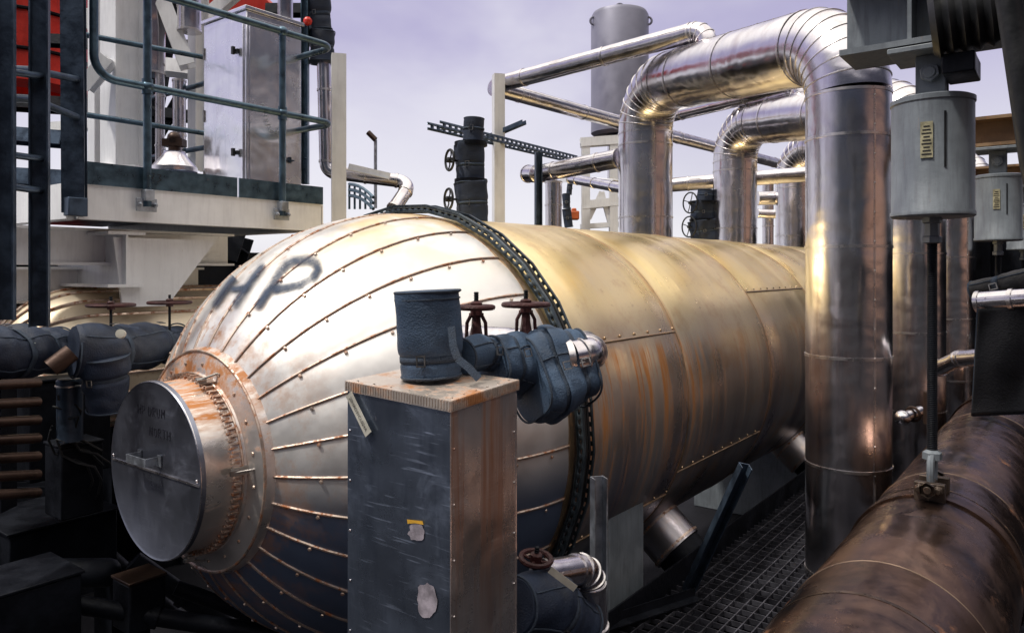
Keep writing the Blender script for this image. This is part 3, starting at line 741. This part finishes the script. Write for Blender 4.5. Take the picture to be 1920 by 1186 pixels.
# ================= LEFT PLATFORM
pl=thing('access_platform','white edged steel platform with galvanised toe board left of the drum','platform',D(2,5,2.05),AL)
s1=3.174; s0=1.66
mb=MB(); mb.box(D((s0+s1)/2,5.6,2.215),(s1-s0,3.1,.03),(dv,pv,zv)); part('deck',mb,'galvdark',pl)
mb=MB(); mb.ext(C(.08,.18,.012),D(s1,4.05,2.15),D(s0,4.05,2.15)); part('edge_beam',mb,'white',pl)
mb=MB(); mb.ext(C(.08,.18,.012),D(s0,4.04,2.15),D(s0,7.1,2.15)); part('edge_beam',mb,'white',pl)
mb=MB(); mb.ext(C(.08,.18,.012),D(s1,7.1,2.15),D(s1,4.04,2.15)); part('edge_beam',mb,'white',pl)
for a,b in ((s0,2.55),(2.56,s1)):
    mb=MB(); mb.box(D((a+b)/2,4.003,2.295),(b-a-.004,.008,.115),(dv,pv,zv)); tbp=part('toe_board',mb,'rail',pl)
    if a==s0:
        mb=MB(); write(mb,'73',D(2.02,3.998,2.28),dv,zv,.045,.002); part('handwriting',mb,'ink',tbp)
mb=MB(); mb.box(D(s1+.004,5.5,2.295),(.008,3.0,.115),(dv,pv,zv)); part('toe_board',mb,'rail',pl)
for z,l_ in((1.93,4.35),(1.72,4.7)):
    mb=MB(); mb.ext(I(.16,.2,.014,.01),D(.9,l_,z),D(2.7,l_,z)); part('support_beam',mb,'white',pl)
mb=MB(); mb.ext(I(.2,.3,.016,.012),D(1.95,4.1,1.86),D(1.95,6.6,1.86)); part('support_beam',mb,'white',pl)
mb=MB(); mb.add([D(1.9,4.15,1.98),D(2.5,4.15,1.98),D(2.2,4.15,1.6),D(1.95,4.15,1.6),D(1.9,4.17,1.98),D(2.5,4.17,1.98),D(2.2,4.17,1.6),D(1.95,4.17,1.6)],[(0,1,2,3),(4,7,6,5),(0,4,5,1),(1,5,6,2),(2,6,7,3),(3,7,4,0)]); part('gusset',mb,'white',pl)
mb=MB(); mb.ext(I(.24,.24,.016,.012),D(2.3,4.9,-1.2),D(2.3,4.9,2.05),dv); part('column',mb,'dark',pl)
rl=thing('handrail','blue grey tubular handrail along the platform edge with rounded corners','railing',D(2,3.97,2.2),AL)
LR=3.965; rt=.021
mb=MB(); mb.tube(path([D(3.25,6.8,3.29),D(3.25,LR,3.29),D(1.72,LR,3.29),D(1.72,LR,2.78),D(3.25,LR,2.78),D(3.25,6.8,2.78)],.11,8),rt,14); part('rail_loop',mb,'rail',rl)
for s in(1.992,2.84):
    mb=MB(); mb.tube([D(s,LR,2.14),D(s,LR,3.29)],.021,14); mb.sph(D(s,LR,2.78),.034,14); mb.sph(D(s,LR,3.29),.034,14)
    mb.tube([D(s,LR,2.74),D(s,LR,2.82)],.028,14)
    po=part('rail_post',mb,'rail',rl)
    mb=MB(); mb.box(D(s,LR+.01,2.15),(.11,.012,.07),(dv,pv,zv)); 
    for o in(-.04,.04): mb.lathe([(.014,0),(.014,.014),(.008,.014),(.008,.024),(0,.024)],D(s+o,LR+.002,2.15),-pv,6)
    mb.box(D(s,LR-.005,2.2),(.05,.05,.06),(dv,pv,zv)); part('foot_bracket',mb,'galv',po,bevel=.003)
rl2=thing('handrail','rear tubular handrail behind the white column on the platform','railing',D(2,6,2.2),AL)
for (a,b) in ((P(140,62,5),P(385,108,5.9)),(P(140,212,5),P(385,250,5.9))):
    mb=MB(); mb.tube([a,b],.02,12); part('rail',mb,'rail',rl2)
cab=thing('metal_cabinet','upright silver sheet cabinet with latches on the platform','cabinet',D(3.05,4.6,2.23),AL)
fc=Vector((-1.743,4.9,0)); w1,w2=.515,.435
cc=fc+dv*w2/2+pv*w1/2
mb=MB(); mb.box(cc+zv*(2.23+.64),(w2,w1,1.28),(dv,pv,zv)); part('body',mb,'cab',cab,bevel=.006)
mb=MB(); mb.box(cc+zv*3.525,(w2+.03,w1+.03,.025),(dv,pv,zv)); part('lid',mb,'cab',cab,bevel=.003)
mb=MB(); mb.box(cc-dv*(w2/2+.006)+zv*2.87,(.010,w1-.05,1.18),(dv,pv,zv)); dr=part('door',mb,'cab',cab,bevel=.003)
for z in(3.25,2.58):
    mb=MB(); o=fc-dv*.02+pv*.09+zv*z; mb.box(o,(.02,.06,.02),(dv,pv,zv)); mb.box(o-dv*.02,(.02,.02,.05),(dv,pv,zv)); part('latch',mb,'black',dr)
for z in(3.3,2.87,2.45):
    mb=MB(); o=fc-dv*.014+pv*(w1-.03)+zv*z; mb.tube([o-zv*.04,o+zv*.04],.008,8); part('hinge',mb,'buckle',dr)
mb=MB(); mb.box(cc-pv*(w1/2+.004)+zv*2.87,(w2-.04,.006,1.2),(dv,pv,zv)); pn=part('side_panel',mb,'cab',cab,bevel=.002)
mb=MB(); o=fc+dv*(w2*.75)-pv*.016+zv*2.56
mb.tube([o-dv*.035,o+dv*.035],.005,6); mb.box(o,(.02,.012,.04),(dv,pv,zv)); part('handle',mb,'galvdark',pn)
for k in range(12):
    mb=MB(); t=k/11; c=fc-pv*.022+dv*(w2*(.25+.3*t))+zv*(2.95-.22*sin(PI*t*.62+.2)); mb.torus(c,(dv if k%2 else zv),.010,.0022,10,5)
    part('chain_link',mb,'galv',pn)

lc=thing('white_column','thick white painted steel column behind the handrail','column',P(233,305,5.6))
mb=MB(); mb.ext(I(.24,.24,.02,.014),P(233,330,5.6),P(233,-120,5.6),Vector((-.6,-.8,0))); part('shaft',mb,'white',lc)
mb=MB(); b=P(233,318,5.6); mb.box(b,(.32,.32,.03)); part('base_plate',mb,'white',lc)
for u,nm in((185,'narrow white upright left of the thick white column'),(372,'narrow white upright left of the silver cabinet')):
    mb=MB(); mb.ext(I(.12,.12,.012,.01),P(u,320,6.2),P(u,-100,6.2),Vector((-.6,-.8,0))); solo('white_upright',mb,'white',nm,'column',P(u,320,6.2))
br=[((300,-10),(352,125),6,.12,'white','white diagonal brace left of the cabinet'),((160,165),(205,110),5.4,.1,'white','short white diagonal brace by the left column'),((262,120),(385,135),6.3,.12,'white','level white beam behind the cabinet'),((60,75),(390,90),7.2,.1,'dark','dark level beam far behind the handrail'),((380,40),(450,-20),6.4,.10,'white','white brace rising above the cabinet'),((95,240),(210,232),6.6,.08,'white','thin level white beam near the dark frame'),
((270,210),(385,222),6.6,.09,'dark','dark level beam at mid height behind the cabinet'),((290,255),(330,0),7.0,.08,'dark','dark steep brace behind the white diagonal brace'),((500,20),(590,20),6.4,.09,'dark','dark beam above the right half of the cabinet'),((-30,250),(120,262),5.2,.1,'galvdark','slate level beam across the dark frame at mid height'),((-30,330),(130,338),4.6,.1,'galvdark','slate level beam across the dark frame at platform height'),
((262,-20),(300,330),7.4,.14,'dark','dark leaning upright far behind the handrail'),((-20,190),(230,205),7.6,.14,'dark','dark long beam far behind the frame'),((-20,480),(120,484),4.6,.12,'dark','dark level beam below the platform at the left edge'),
((270,300),(345,170),7.2,.09,'dark','dark diagonal brace low behind the cone'),((160,20),(210,150),6.8,.08,'white','white diagonal brace between guard post and column')]
for a,b,Y,w,m,lab in br:
    mb=MB(); mb.ext(I(w,w,.012,.01),P(*a,Y),P(*b,Y),Vector((.3,-1,.2))); solo('steel_brace',mb,m,lab,'beam',P(*a,Y))
rv=thing('red_tank','large red tank high at the left edge behind the steelwork','tank',P(40,170,9))
mb=MB(); c=P(45,172,9); mb.lathe([(.5,-.05),(.72,0),(.72,1.7),(.4,1.9)],c,zv,40); part('shell',mb,'red',rv)
for z in(.35,.8): 
    mb=MB(); mb.torus(c+zv*z,zv,.73,.022,40,6); part('hoop',mb,'dark',rv)
mb=MB(); mb.lathe([(.0,-.25),(.50,-.25),(.54,-.2),(.54,.2),(.50,.25),(0,.25)],P(452,72,9),(.3,-1,.05),40); solo('red_drum_cover',mb,'red','red rounded cover peeking over the silver cabinet','cover',P(452,70,9))
mb=MB(); mb.box(P(60,500,8.5),(.9,.5,.75)); solo('red_case',mb,'red','dark red case below the platform at the left','box',P(60,560,8.5),bevel=.03)
mc=thing('sampling_vessel','small silver cone with a brown valve on the platform','vessel',P(327,325,5.2))
c=P(327,322,5.2); mb=MB(); mb.lathe([(.15,0),(.15,.03),(.09,.10),(.07,.13),(.07,.14),(0,.14)],c,zv,32); part('cone',mb,'pipe',mc)
mb=MB(); mb.tube([c+zv*.14,c+zv*.2],.04,12); mb.box(c+zv*.2,(.14,.08,.05)); mb.sph(c+zv*.23,.05,12); part('valve_body',mb,'stub',mc)
for (u,w,a,b,lab) in((336,.05,150,300,'vertical grey pipe behind the small cone'),(285,.1,-40,140,'thick grey pipe behind the white column'),(355,.09,-40,60,'thick grey pipe left of the cabinet top'),(300,.035,120,320,'thin silver pipe between column and cone'),(215,.05,130,320,'silver pipe hugging the thick white column'),(535,.06,-60,40,'silver pipe above the right side of the cabinet')):
    t=thing('vertical_pipe',lab,'pipe',P(u,b,6)); clad(t,[P(u,b,6),P(u,a,6)],w,.1,step=.4)
t=thing('drop_pipe','slim silver pipe dropping beside the pale post then bending right over the drum','pipe',P(609,320,5.5))
clad(t,[P(607,112,5.5),P(612,322,5.5),P(772,342,5.5),P(738,392,5.3)],.05,.08,step=.5)
mb=MB(); mb.ext(Lp(.05,.05,.006),P(652,312,5.4),P(730,330,5.4)); solo('angle_bracket',mb,'white','pale angle bracket over the bent slim pipe','bracket',P(652,315,5.4))
t=thing('valve_stack','dark jacketed valve stack at the top beside the cabinet with a red tag','valve',P(600,120,5.5),0,'jacketed valve stacks')
jacket(t,[P(604,118,5.5),P(603,62,5.5)],[.095,.10],'jacketd',amp=.014,straps=(.5,),n=28,rings=24,sq=4); jacket(t,[P(602,60,5.5),P(592,-40,5.5)],[.085,.10],'jacketd',amp=.014,straps=(.3,.7),n=28,rings=24,seed=5,sq=4)
mb=MB(); mb.sph(P(577,40,5.35),.032,12); part('red_tag',mb,'red',t)
mb=MB(); mb.ext(U(.05,.05,.006),P(572,345,5.4),P(572,-20,5.4),Vector((0,-1,0))); solo('strut_post',mb,'rail','slim galvanised channel just right of the silver cabinet','post',P(572,345,5.4))
lm=thing('lamp_post','small distant lamp post behind the drum top','lamp',P(704,385,11))
mb=MB(); mb.tube([P(704,390,11),P(704,262,11)],.025,8); part('pole',mb,'galv',lm)
mb=MB(); mb.tube([P(704,262,11),P(690,248,11)],.04,8); part('lamp_head',mb,'stub',lm)
dr_=thing('ladder_cage','distant curved ladder rails behind the pale post','ladder',P(650,385,9))
for dy in(0,18,36):
    mb=MB(); mb.tube([P(655+i*9,345+dy*.6+ (i*i)*1.0,9-.1*i) for i in range(6)],.02,6); part('rail',mb,'rail',dr_)
for i in range(5):
    mb=MB(); mb.tube([P(655+i*10,348+i*i,9),P(655+i*10,392,9)],.015,6); part('upright',mb,'rail',dr_)

ld=thing('steel_frame','dark blue steel frame at the left edge of the view','steel frame',P(80,610,3.1))
for (u,vt,vb_,Y,w) in((74,-60,612,3.1,.07),(8,-60,600,2.9,.07)):
    mb=MB(); mb.ext(U(w,.05,.006),P(u,vb_,Y),P(u,vt,Y),Vector((.4,-1,0))); part('upright',mb,'galvdark',ld)
for v in(135,290,350): 
    mb=MB(); mb.tube([P(5,v-2,2.92),P(78,v+8,3.1)],.014,10); part('cross_bar',mb,'galvdark',ld)
cg=thing('guard_post','dark bolted steel post at the left end of the platform','post',P(140,405,3.7))
mb=MB(); mb.ext(I(.1,.1,.012,.01),P(140,400,3.7),P(137,-60,3.7),Vector((.4,-1,0))); part('shaft',mb,'galvdark',cg)
mb=MB(); mb.box(P(142,388,3.66),(.09,.06,.09),(dv,pv,zv)); part('clamp',mb,'galvdark',cg,bevel=.004)
for v0,v1 in((182,222),(128,150)):
    mb=MB(); mb.tube([P(-20,v0,3.0),P(60,v0+4,3.2),P(150,v1,3.7)],.017,10); part('side_rail',mb,'galvdark',cg)

d2=thing('small_drum','smaller cream ribbed drum end far left below the platform','drum',P(130,770,4.5),AL)
c=P(150,672,4.3); mb=MB(); RR=.40
pr=[(RR*sin(x),-.46*cos(x)) for x in [.35+(PI/2-.35)*i/12 for i in range(13)]]+[(RR,.9)]
mb.lathe(pr,c,dv,72); mb.cur=1
u=Vector((0,0,1)); w=dv.cross(u)
for k in range(22):
    a=2*PI*k/22; mb.tube([c+dv*t_+(u*cos(a)+w*sin(a))*(r+.004) for r,t_ in pr],.009,5)
part('head',mb,['creamh','ribm'],d2)
mb=MB(); mb.lathe([(0,-.52),(.16,-.52),(.17,-.4)],c,dv,32); part('manway',mb,'cover',d2)

lj=thing('jacketed_valve','long dark blue jacketed valve with two red wheels left of the dome','valve',P(150,720,3.4))
jacket(lj,[P(-40,662,3.1),P(20,662,3.2),P(112,655,3.5)],[.115,.12,.10],'jacketd',amp=.022,straps=(.3,.7),seed=21,n=50,rings=50)
jacket(lj,[P(135,660,3.35),P(200,660,3.45),P(270,648,3.7),P(335,640,3.95)],[.11,.12,.11,.09],'jacketd',amp=.022,straps=(.3,.75),seed=25,n=50,rings=60)
jacket(lj,[P(195,665,3.4),P(205,765,3.45)],[.10,.09],'jacketd',amp=.02,straps=(.4,),seed=29,n=36)
for u,v,Y in((208,572,3.5),(318,567,3.8)):
    wheel(lj,P(u,v,Y),zv,.10,stem=.14,rr=.008)
mb=MB(); mb.lathe([(.02,0),(.02,.02),(0,.022)],P(228,626,3.28),(.2,-1,.2),12); part('bolt_cap',mb,'plate',lj)
mb=MB(); mb.tube([P(95,690,3.2),P(135,660,3.25)],.04,16); part('bare_flange',mb,'stub',lj)
st=thing('pipe_manifold','bank of brown horizontal pipe stubs at the left edge','manifold',P(20,920,3.0))
for v in(720,756,790,824,858,892,926):
    mb=MB(); mb.tube([P(-60,v+4,2.8),P(72,v-3,3.1)],.020,14); part('pipe_stub',mb,'stub',st)
mb=MB(); mb.box(P(-5,830,3.15),(.1,.1,.56)); part('backing_frame',mb,'dark',st)
cn=thing('instrument_can','small silver can standing left of the drum cover','canister',P(130,830,3.5))
mb=MB(); mb.lathe([(0,0),(.055,0),(.055,.26),(.058,.262),(.058,.28),(.05,.29),(0,.29)],P(131,825,3.5),zv,28); part('body',mb,'galvdark',cn)
mb=MB(); mb.torus(P(131,722,3.5),zv,.058,.005,28,6); part('rim',mb,'bead',cn)
def dbox(u0,v0,u1,v1,Y,m,label,name='equipment_box',lid=None):
    c=P((u0+u1)/2,(v0+v1)/2,Y); w=(u1-u0)/F*Y; h=(v1-v0)/F*Y
    t=thing(name,label,'box',c-zv*h/2)
    mb=MB(); mb.box(c,(w*.72,w*.72,h),(dv,pv,zv)); part('body',mb,m,t,bevel=.008)
    mb=MB(); mb.box(c+zv*(h/2+.008),(w*.76,w*.76,.012),(dv,pv,zv)); part('lid',mb,lid or m,t,bevel=.003)
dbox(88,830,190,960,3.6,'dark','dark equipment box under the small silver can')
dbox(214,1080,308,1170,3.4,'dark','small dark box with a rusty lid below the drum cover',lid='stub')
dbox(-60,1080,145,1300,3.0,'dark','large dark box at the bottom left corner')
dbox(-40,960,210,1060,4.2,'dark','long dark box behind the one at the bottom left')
dbox(10,705,200,880,3.95,'dark','added dark block darkening the gap behind the small silver can and the brown pipe stubs')  # added block, stands in for darkness over the small drum's pale shell
mb=MB(); mb.tube([P(60,1075,3.7),P(200,1072,3.8)],.07,20); mb.sph(P(200,1072,3.8),.07,16); solo('dark_pipe',mb,'dark','short dark pipe lying left of the drum cover bottom','pipe',P(60,1100,3.7))
for i,(u0,v0,u1,v1,Y,r) in enumerate(((130,1130,520,1190,3.3,.04),(250,1050,480,1210,3.9,.05),(160,1010,330,1160,4.4,.06),(330,1100,640,1215,3.6,.035))):
    mb=MB(); mb.tube([P(u0,v0,Y),P(u1,v1,Y+.2)],r,16); band(mb,P(u0,v0,Y).lerp(P(u1,v1,Y+.2),.4),P(u1,v1,Y+.2)-P(u0,v0,Y),r,.015,.012)
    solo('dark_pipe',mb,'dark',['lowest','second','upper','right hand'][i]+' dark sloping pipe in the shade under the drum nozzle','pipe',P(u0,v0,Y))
for i in range(5):
    mb=MB(); q=[P(90+random.random()*60,740+i*22,3.45)]
    for k in range(7): q.append(q[0]+Vector((.05*sin(k*1.1+i)+.02*k,.02*k,-.05*k-.02*cos(k*1.7+i))))
    mb.tube(q,.006,6); solo('hanging_cable',mb,'black',['upper','second','middle','fourth','lowest'][i]+' black cable dangling below the blue jackets at the left','cable',q[0])
for (a,b,w,Y,lab) in (((-20,600),(-20,1200),.2,4.5,'dark column at the far left behind the boxes'),((235,520),(235,900),.25,6.0,'dark column behind the drum dome at the left'),((20,520),(330,530),.18,6.2,'dark level beam under the platform'),((-40,940),(330,930),.2,4.8,'dark low beam behind the equipment boxes'),((300,430),(460,470),.25,6.5,'dark beam between platform and drum dome')):
    mb=MB(); mb.ext(I(w,w,.02,.015),P(*a,Y),P(*b,Y),Vector((.4,-1,.1))); solo('steel_beam',mb,'dark',lab,'beam',P(*a,Y))
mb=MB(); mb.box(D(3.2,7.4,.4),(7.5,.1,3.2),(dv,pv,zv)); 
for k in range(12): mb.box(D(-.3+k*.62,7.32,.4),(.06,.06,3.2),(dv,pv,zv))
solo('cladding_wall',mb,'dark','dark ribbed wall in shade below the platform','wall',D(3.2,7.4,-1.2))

# ================= RIGHT SIDE
PX=D(3.18,.443,0); zA=.668; rP=.286
bp=thing('brown_pipe','very thick brown stained pipe running along the walkway at the lower right','pipe',D(3,.443,-1.2),AL)
for a,b in ((-1.2,.9),(.9,2.35),(2.35,3.55),(3.55,5.2),(5.2,8.5)):
    mb=MB(); mb.lathe([(rP-.003,a),(rP,a+.01),(rP+.004,b+.015),(rP-.004,b+.016)],D(0,.443,zA),dv,72); mb.cur=1; mb.torus(D(b+.015,.443,zA),dv,rP+.002,.004,72,5)
    if b<8: band(mb,D(b-.25,.443,zA),dv,rP+.002,.008,.003)
    part('pipe_section',mb,['rustpipe','pipeband'],bp)
for s in(0,5.0):
    mb=MB(); mb.box(D(s,.443,-.42),(.2,.4,1.6),(dv,pv,zv)); part('support_leg',mb,'dark',bp)
def hanger():
    t=thing('spring_hanger','nearest grey spring hanger can with data plate above the brown pipe','pipe hanger',PX+zv*(zA+rP),AL,'spring hangers')
    o=PX
    mb=MB(); mb.lathe([(.02,1.998),(.135,1.998),(.142,2.004),(.142,2.016),(.138,2.022),(.138,2.415),(.142,2.42),(.142,2.436),(.13,2.442),(0,2.442)],o,zv,48); can=part('can',mb,'grey',t)
    vd=Vector((-.35,-1,0)).normalized()
    mb=MB()
    n_=Matrix.Rotation(.12,3,'Z')@vd; mb.box(o+n_*.139+zv*2.27,(.007,.004,.20),(n_.cross(zv),n_,zv))
    part('travel_slot',mb,'black',can)
    mb=MB(); n_=Matrix.Rotation(-.30,3,'Z')@vd
    mb.box(o+n_*.141+zv*2.27,(.040,.004,.13),(n_.cross(zv),n_,zv)); pn=part('data_plate',mb,'oldplate',can)
    mb=MB()
    for i in range(9): mb.box(o+n_*.1438+zv*(2.218+i*.0125),(.032-.006*(i%3),.001,.0045),(n_.cross(zv),n_,zv))
    part('printed_lines',mb,'ink',pn)
    mb=MB()
    for sg in(-1,1): mb.box(o+dv*(sg*.035)+zv*2.52,(.012,.10,.16),(dv,pv,zv))
    mb.tube([o-dv*.07+zv*2.53,o+dv*.07+zv*2.53],.022,12); mb.lathe([(.035,0),(.035,.02),(0,.02)],o-dv*.045+zv*2.53,-dv,6)
    part('top_clevis',mb,'grey',t,bevel=.003)
    mb=MB(); mb.box(o+zv*2.61,(.26,.26,.02),(dv,pv,zv)); part('top_plate',mb,'grey',t,bevel=.003)
    mb=MB(); mb.tube([o+zv*1.10,o+zv*2.0],.017,12)
    z=1.12
    while z<1.98: mb.torus(o+zv*z,zv,.0175,.0018,12,4); z+=.007
    part('rod',mb,'dark',t)
    mb=MB(); mb.lathe([(.02,1.90),(.034,1.905),(.034,1.925),(.026,1.93),(.026,1.975),(.034,1.98),(.034,2.0)],o,zv,6); part('nut',mb,'grey',t)
    mb=MB(); mb.lathe([(.018,1.09),(.034,1.095),(.034,1.12),(.02,1.13)],o,zv,6); part('nut',mb,'grey',t)
    zl=zA+rP
    mb=MB()
    for sg in(-1,1): mb.tube([o+zv*1.12+dv*(sg*.012),o+zv*1.09+dv*(sg*.04),o+zv*1.04+dv*(sg*.045),o+zv*1.0+dv*(sg*.03)],.013,8)
    part('forged_clevis',mb,'grey',t)
    mb=MB()
    for sg in(-1,1):
        mb.box(o+zv*(zl+.03)+dv*(sg*.055),(.03,.10,.07),(dv,pv,zv)); 
        for so in(-1,1): mb.lathe([(.018,0),(.018,.018),(.012,.018),(.012,.03),(0,.03)],o+zv*(zl+.045)+dv*(sg*.07)+pv*(so*.03),dv*sg,6)
    mb.tube([o+zv*(zl+.05)-dv*.12,o+zv*(zl+.05)+dv*.12],.014,10); mb.lathe([(.028,-.12),(.028,-.10),(0,-.10)],o+zv*(zl+.05),dv,6); mb.lathe([(.028,.10),(.028,.125),(0,.125)],o+zv*(zl+.05),dv,6)
    part('lug',mb,'lugm',t,bevel=.002)
    mb=MB(); mb.lathe([(rP+.002,-.04),(rP+.012,-.04),(rP+.012,.04),(rP+.002,.04)],o+zv*zA,dv,60); part('clamp_band',mb,'rustpipe',t)
    return t
hg=hanger()
dup(hg,dv*2.8,'second grey spring hanger can farther along the brown pipe')
dup(hg,dv*5.6,'farthest spring hanger can at the right edge')
def obeam(s,lab,m,lo=.95,z=2.62,h=.30):
    t=thing('overhead_beam',lab,'beam',D(s,.443,z),AL)
    mb=MB(); mb.ext(I(.26,h,.022,.016),D(s,lo,z+h/2+.005),D(s,-1.6,z+h/2+.005)); part('i_beam',mb,m,t)
    if h>.25:
        mb=MB(); mb.box(D(s,.50,z+h/2),(.24,.014,h-.05),(dv,pv,zv)); part('stiffener',mb,m,t)
obeam(3.18,'grey steel beam end holding the nearest spring hanger','grey',lo=.74)
obeam(5.98,'rusty orange beam holding the second spring hanger','obeam',lo=.9,h=.20)
obeam(8.78,'distant rusty beam over the farthest spring hanger','obeam',h=.2)
bc=thing('cable_reel','black ribbed cylinder under the beam at the top right','reel',P(1815,120,2.6))
mb=MB(); pr=[(0,-.12)]
for k in range(13): pr+=[(.125 if k%2 else .105,-.12+k*.02)]
pr.append((0,.12)); c=P(1818,30,2.6); mb.lathe(pr,c,(.8,-.5,.1),40); part('ribbed_drum',mb,'black',bc)
mb=MB(); mb.box(c+Vector((0,0,.2)),(.2,.2,.14)); part('hanger_block',mb,'dark',bc)
mb=MB(); mb.box(c+Vector((.02,.08,-.16)),(.2,.1,.07),(dv,pv,zv)); part('lower_bracket',mb,'dark',bc,bevel=.005)
mb=MB(); mb.tube(path([P(1878,-80,2.3),P(1900,60,2.3),P(1935,300,2.3),P(1960,420,2.3)],.2,8),.035,12); solo('black_hose',mb,'black','thick black hose hanging at the top right corner','hose',P(1900,100,2.3))
mb=MB(); mb.tube(path([P(1905,-80,2.5),P(1912,100,2.5),P(1925,200,2.5)],.2,8),.03,12); solo('black_hose',mb,'black','second black hose just right of the other one','hose',P(1915,50,2.5))
rj=thing('draped_jacket','black jacket hanging from a short silver pipe at the right edge','jacket',P(1870,780,3.1))
clad(rj,[P(1832,566,3.15),P(1990,556,2.9)],.042,.1,step=.14)
def fn(a,b):
    u=1832+130*a-10*b; v=578+200*b-6*a; return P(u,v,3.10-.12*a+.008*sin(a*9+b*2)+.006*sin(b*8+a*3))
mb=MB(); mb.grid(fn,30,30); part('cloth_flap',mb,'jacketk',rj,solid=.02)
mb=MB(); mb.tube([fn(0,b/10)+Vector((0,-.006,0)) for b in range(11)]+[fn(a/10,1)+Vector((0,-.006,0)) for a in range(11)],.005,6); part('piping',mb,'strap',rj)
jacket(rj,[P(1825,548,3.3),P(1880,535,3.2),P(1960,522,3.1)],[.045,.05,.055],'jacketk',amp=.012,straps=(.4,),seed=31)
sv=thing('drain_valve','small round silver valve between the thick vertical pipes','valve',P(1705,800,4.9))
mb=MB(); mb.sph(P(1692,783,4.85),.05,20); mb.tube([P(1692,783,4.85),P(1725,770,4.95)],.035,14); part('body',mb,'pipe',sv)
mb=MB(); mb.torus(P(1712,776,4.9),P(1725,770,4.95)-P(1692,783,4.85),.045,.01,20,6); part('flange',mb,'stub',sv)
t=thing('thin_pipe','short silver elbow poking out left of the black jacket','pipe',P(1800,690,4.2)); clad(t,[P(1760,690,4.4),P(1800,672,4.2),P(1850,668,4.0)],.045,.06,step=.2)
mb=MB(); mb.box(P(1740,765,3.5),(.02,.06,.16)); solo('rusty_plate',mb,'stub','small rusty upright plate behind the hanger rod','plate',P(1740,790,3.5),bevel=.008)
mb=MB(); mb.box(D(9.5,-1.2,.6),(.15,7,3.6),(dv,pv,zv))
for k in range(10): mb.box(D(9.4,-4.4+k*.65,.6),(.08,.08,3.6),(dv,pv,zv))
solo('cladding_wall',mb,'dark','dark ribbed wall behind the row of vertical pipes','wall',D(9.5,-1.2,-1.2))

# ================= WORLD / LIGHT / CAMERA
w=bpy.data.worlds.new('World'); bpy.context.scene.world=w; w.use_nodes=True; nt=w.node_tree
bg=nt.nodes['Background']
sky=nt.nodes.new('ShaderNodeTexSky'); sky.sky_type='NISHITA'; sky.sun_disc=False
SE=R_(60); SAZ=Vector((-.92,-.40,0)).normalized()
sky.sun_elevation=SE; sky.sun_rotation=math.atan2(SAZ.x,SAZ.y)
tc=nt.nodes.new('ShaderNodeTexCoord'); sp=nt.nodes.new('ShaderNodeSeparateXYZ'); nt.links.new(tc.outputs['Generated'],sp.inputs[0])
z=sp.outputs[2]
def wnn(scale,sc=(1,1,1),loc=(0,0,0),dist=0):
    mp=nt.nodes.new('ShaderNodeMapping'); nt.links.new(tc.outputs['Generated'],mp.inputs[0]); mp.inputs['Scale'].default_value=sc; mp.inputs['Location'].default_value=loc
    return nz(nt,mp.outputs[0],scale,5,.5,dist)
up=mix(nt,mr(nt,z,.02,.34),(.98,.97,1.0),(.50,.46,.70))
up=mix(nt,mth(nt,'MULTIPLY',mr(nt,wnn(2.0,(1,1,1.8),(.3,.1,.5),.2),.42,.68),.75),up,(.90,.88,.96))
up=mix(nt,mth(nt,'MULTIPLY',mr(nt,wnn(1.5,(1,1,1.8),(4,2,1),.2),.45,.7),.3),up,(.46,.43,.60))
front=mr(nt,mth(nt,'ADD',mth(nt,'MULTIPLY',sp.outputs[1],.85),mth(nt,'MULTIPLY',sp.outputs[0],-.38)),-.4,.5,.035,1.0)
lowz=mr(nt,z,.38,.8,0,1)
sh=mth(nt,'MAXIMUM',front,lowz)
up=mix(nt,1.0,up,sh,'MULTIPLY')
up=mix(nt,mr(nt,z,.45,.8),up,(1.75,1.66,1.52))
glow=mth(nt,'MULTIPLY',mr(nt,mth(nt,'SUBTRACT',mth(nt,'MULTIPLY',sp.outputs[0],.8),mth(nt,'MULTIPLY',sp.outputs[1],.6)),.74,1.0),mr(nt,z,.02,.3,1,0))
up=mix(nt,mth(nt,'MULTIPLY',glow,.55),up,(.88,.46,.28))
skyc=mix(nt,1.0,sky.outputs[0],(.085,.08,.09),'MULTIPLY')
allc=mix(nt,.9,skyc,up)
fin=mix(nt,mr(nt,z,-.04,.0),(.006,.007,.010),allc)
nt.links.new(fin,bg.inputs[0]); bg.inputs[1].default_value=1.0
L=bpy.data.lights.new('sun','SUN'); L.energy=2.8; L.angle=R_(4); L.color=(1,.945,.86)
lo=bpy.data.objects.new('sun',L); col.objects.link(lo)
sd=Vector((SAZ.x*cos(SE),SAZ.y*cos(SE),sin(SE))); lo.rotation_euler=sd.to_track_quat('Z','Y').to_euler()
cam=bpy.data.cameras.new('camera'); co=bpy.data.objects.new('camera',cam); col.objects.link(co)
co.location=(0,0,1.8); co.rotation_euler=(R_(90),0,0); cam.sensor_width=36; cam.lens=36*F/1920; cam.shift_y=-86/1920; cam.clip_end=1000; cam.clip_start=.05
sc=bpy.context.scene; sc.camera=co; sc.view_settings.view_transform='Standard'; sc.view_settings.look='None'; sc.view_settings.exposure=0
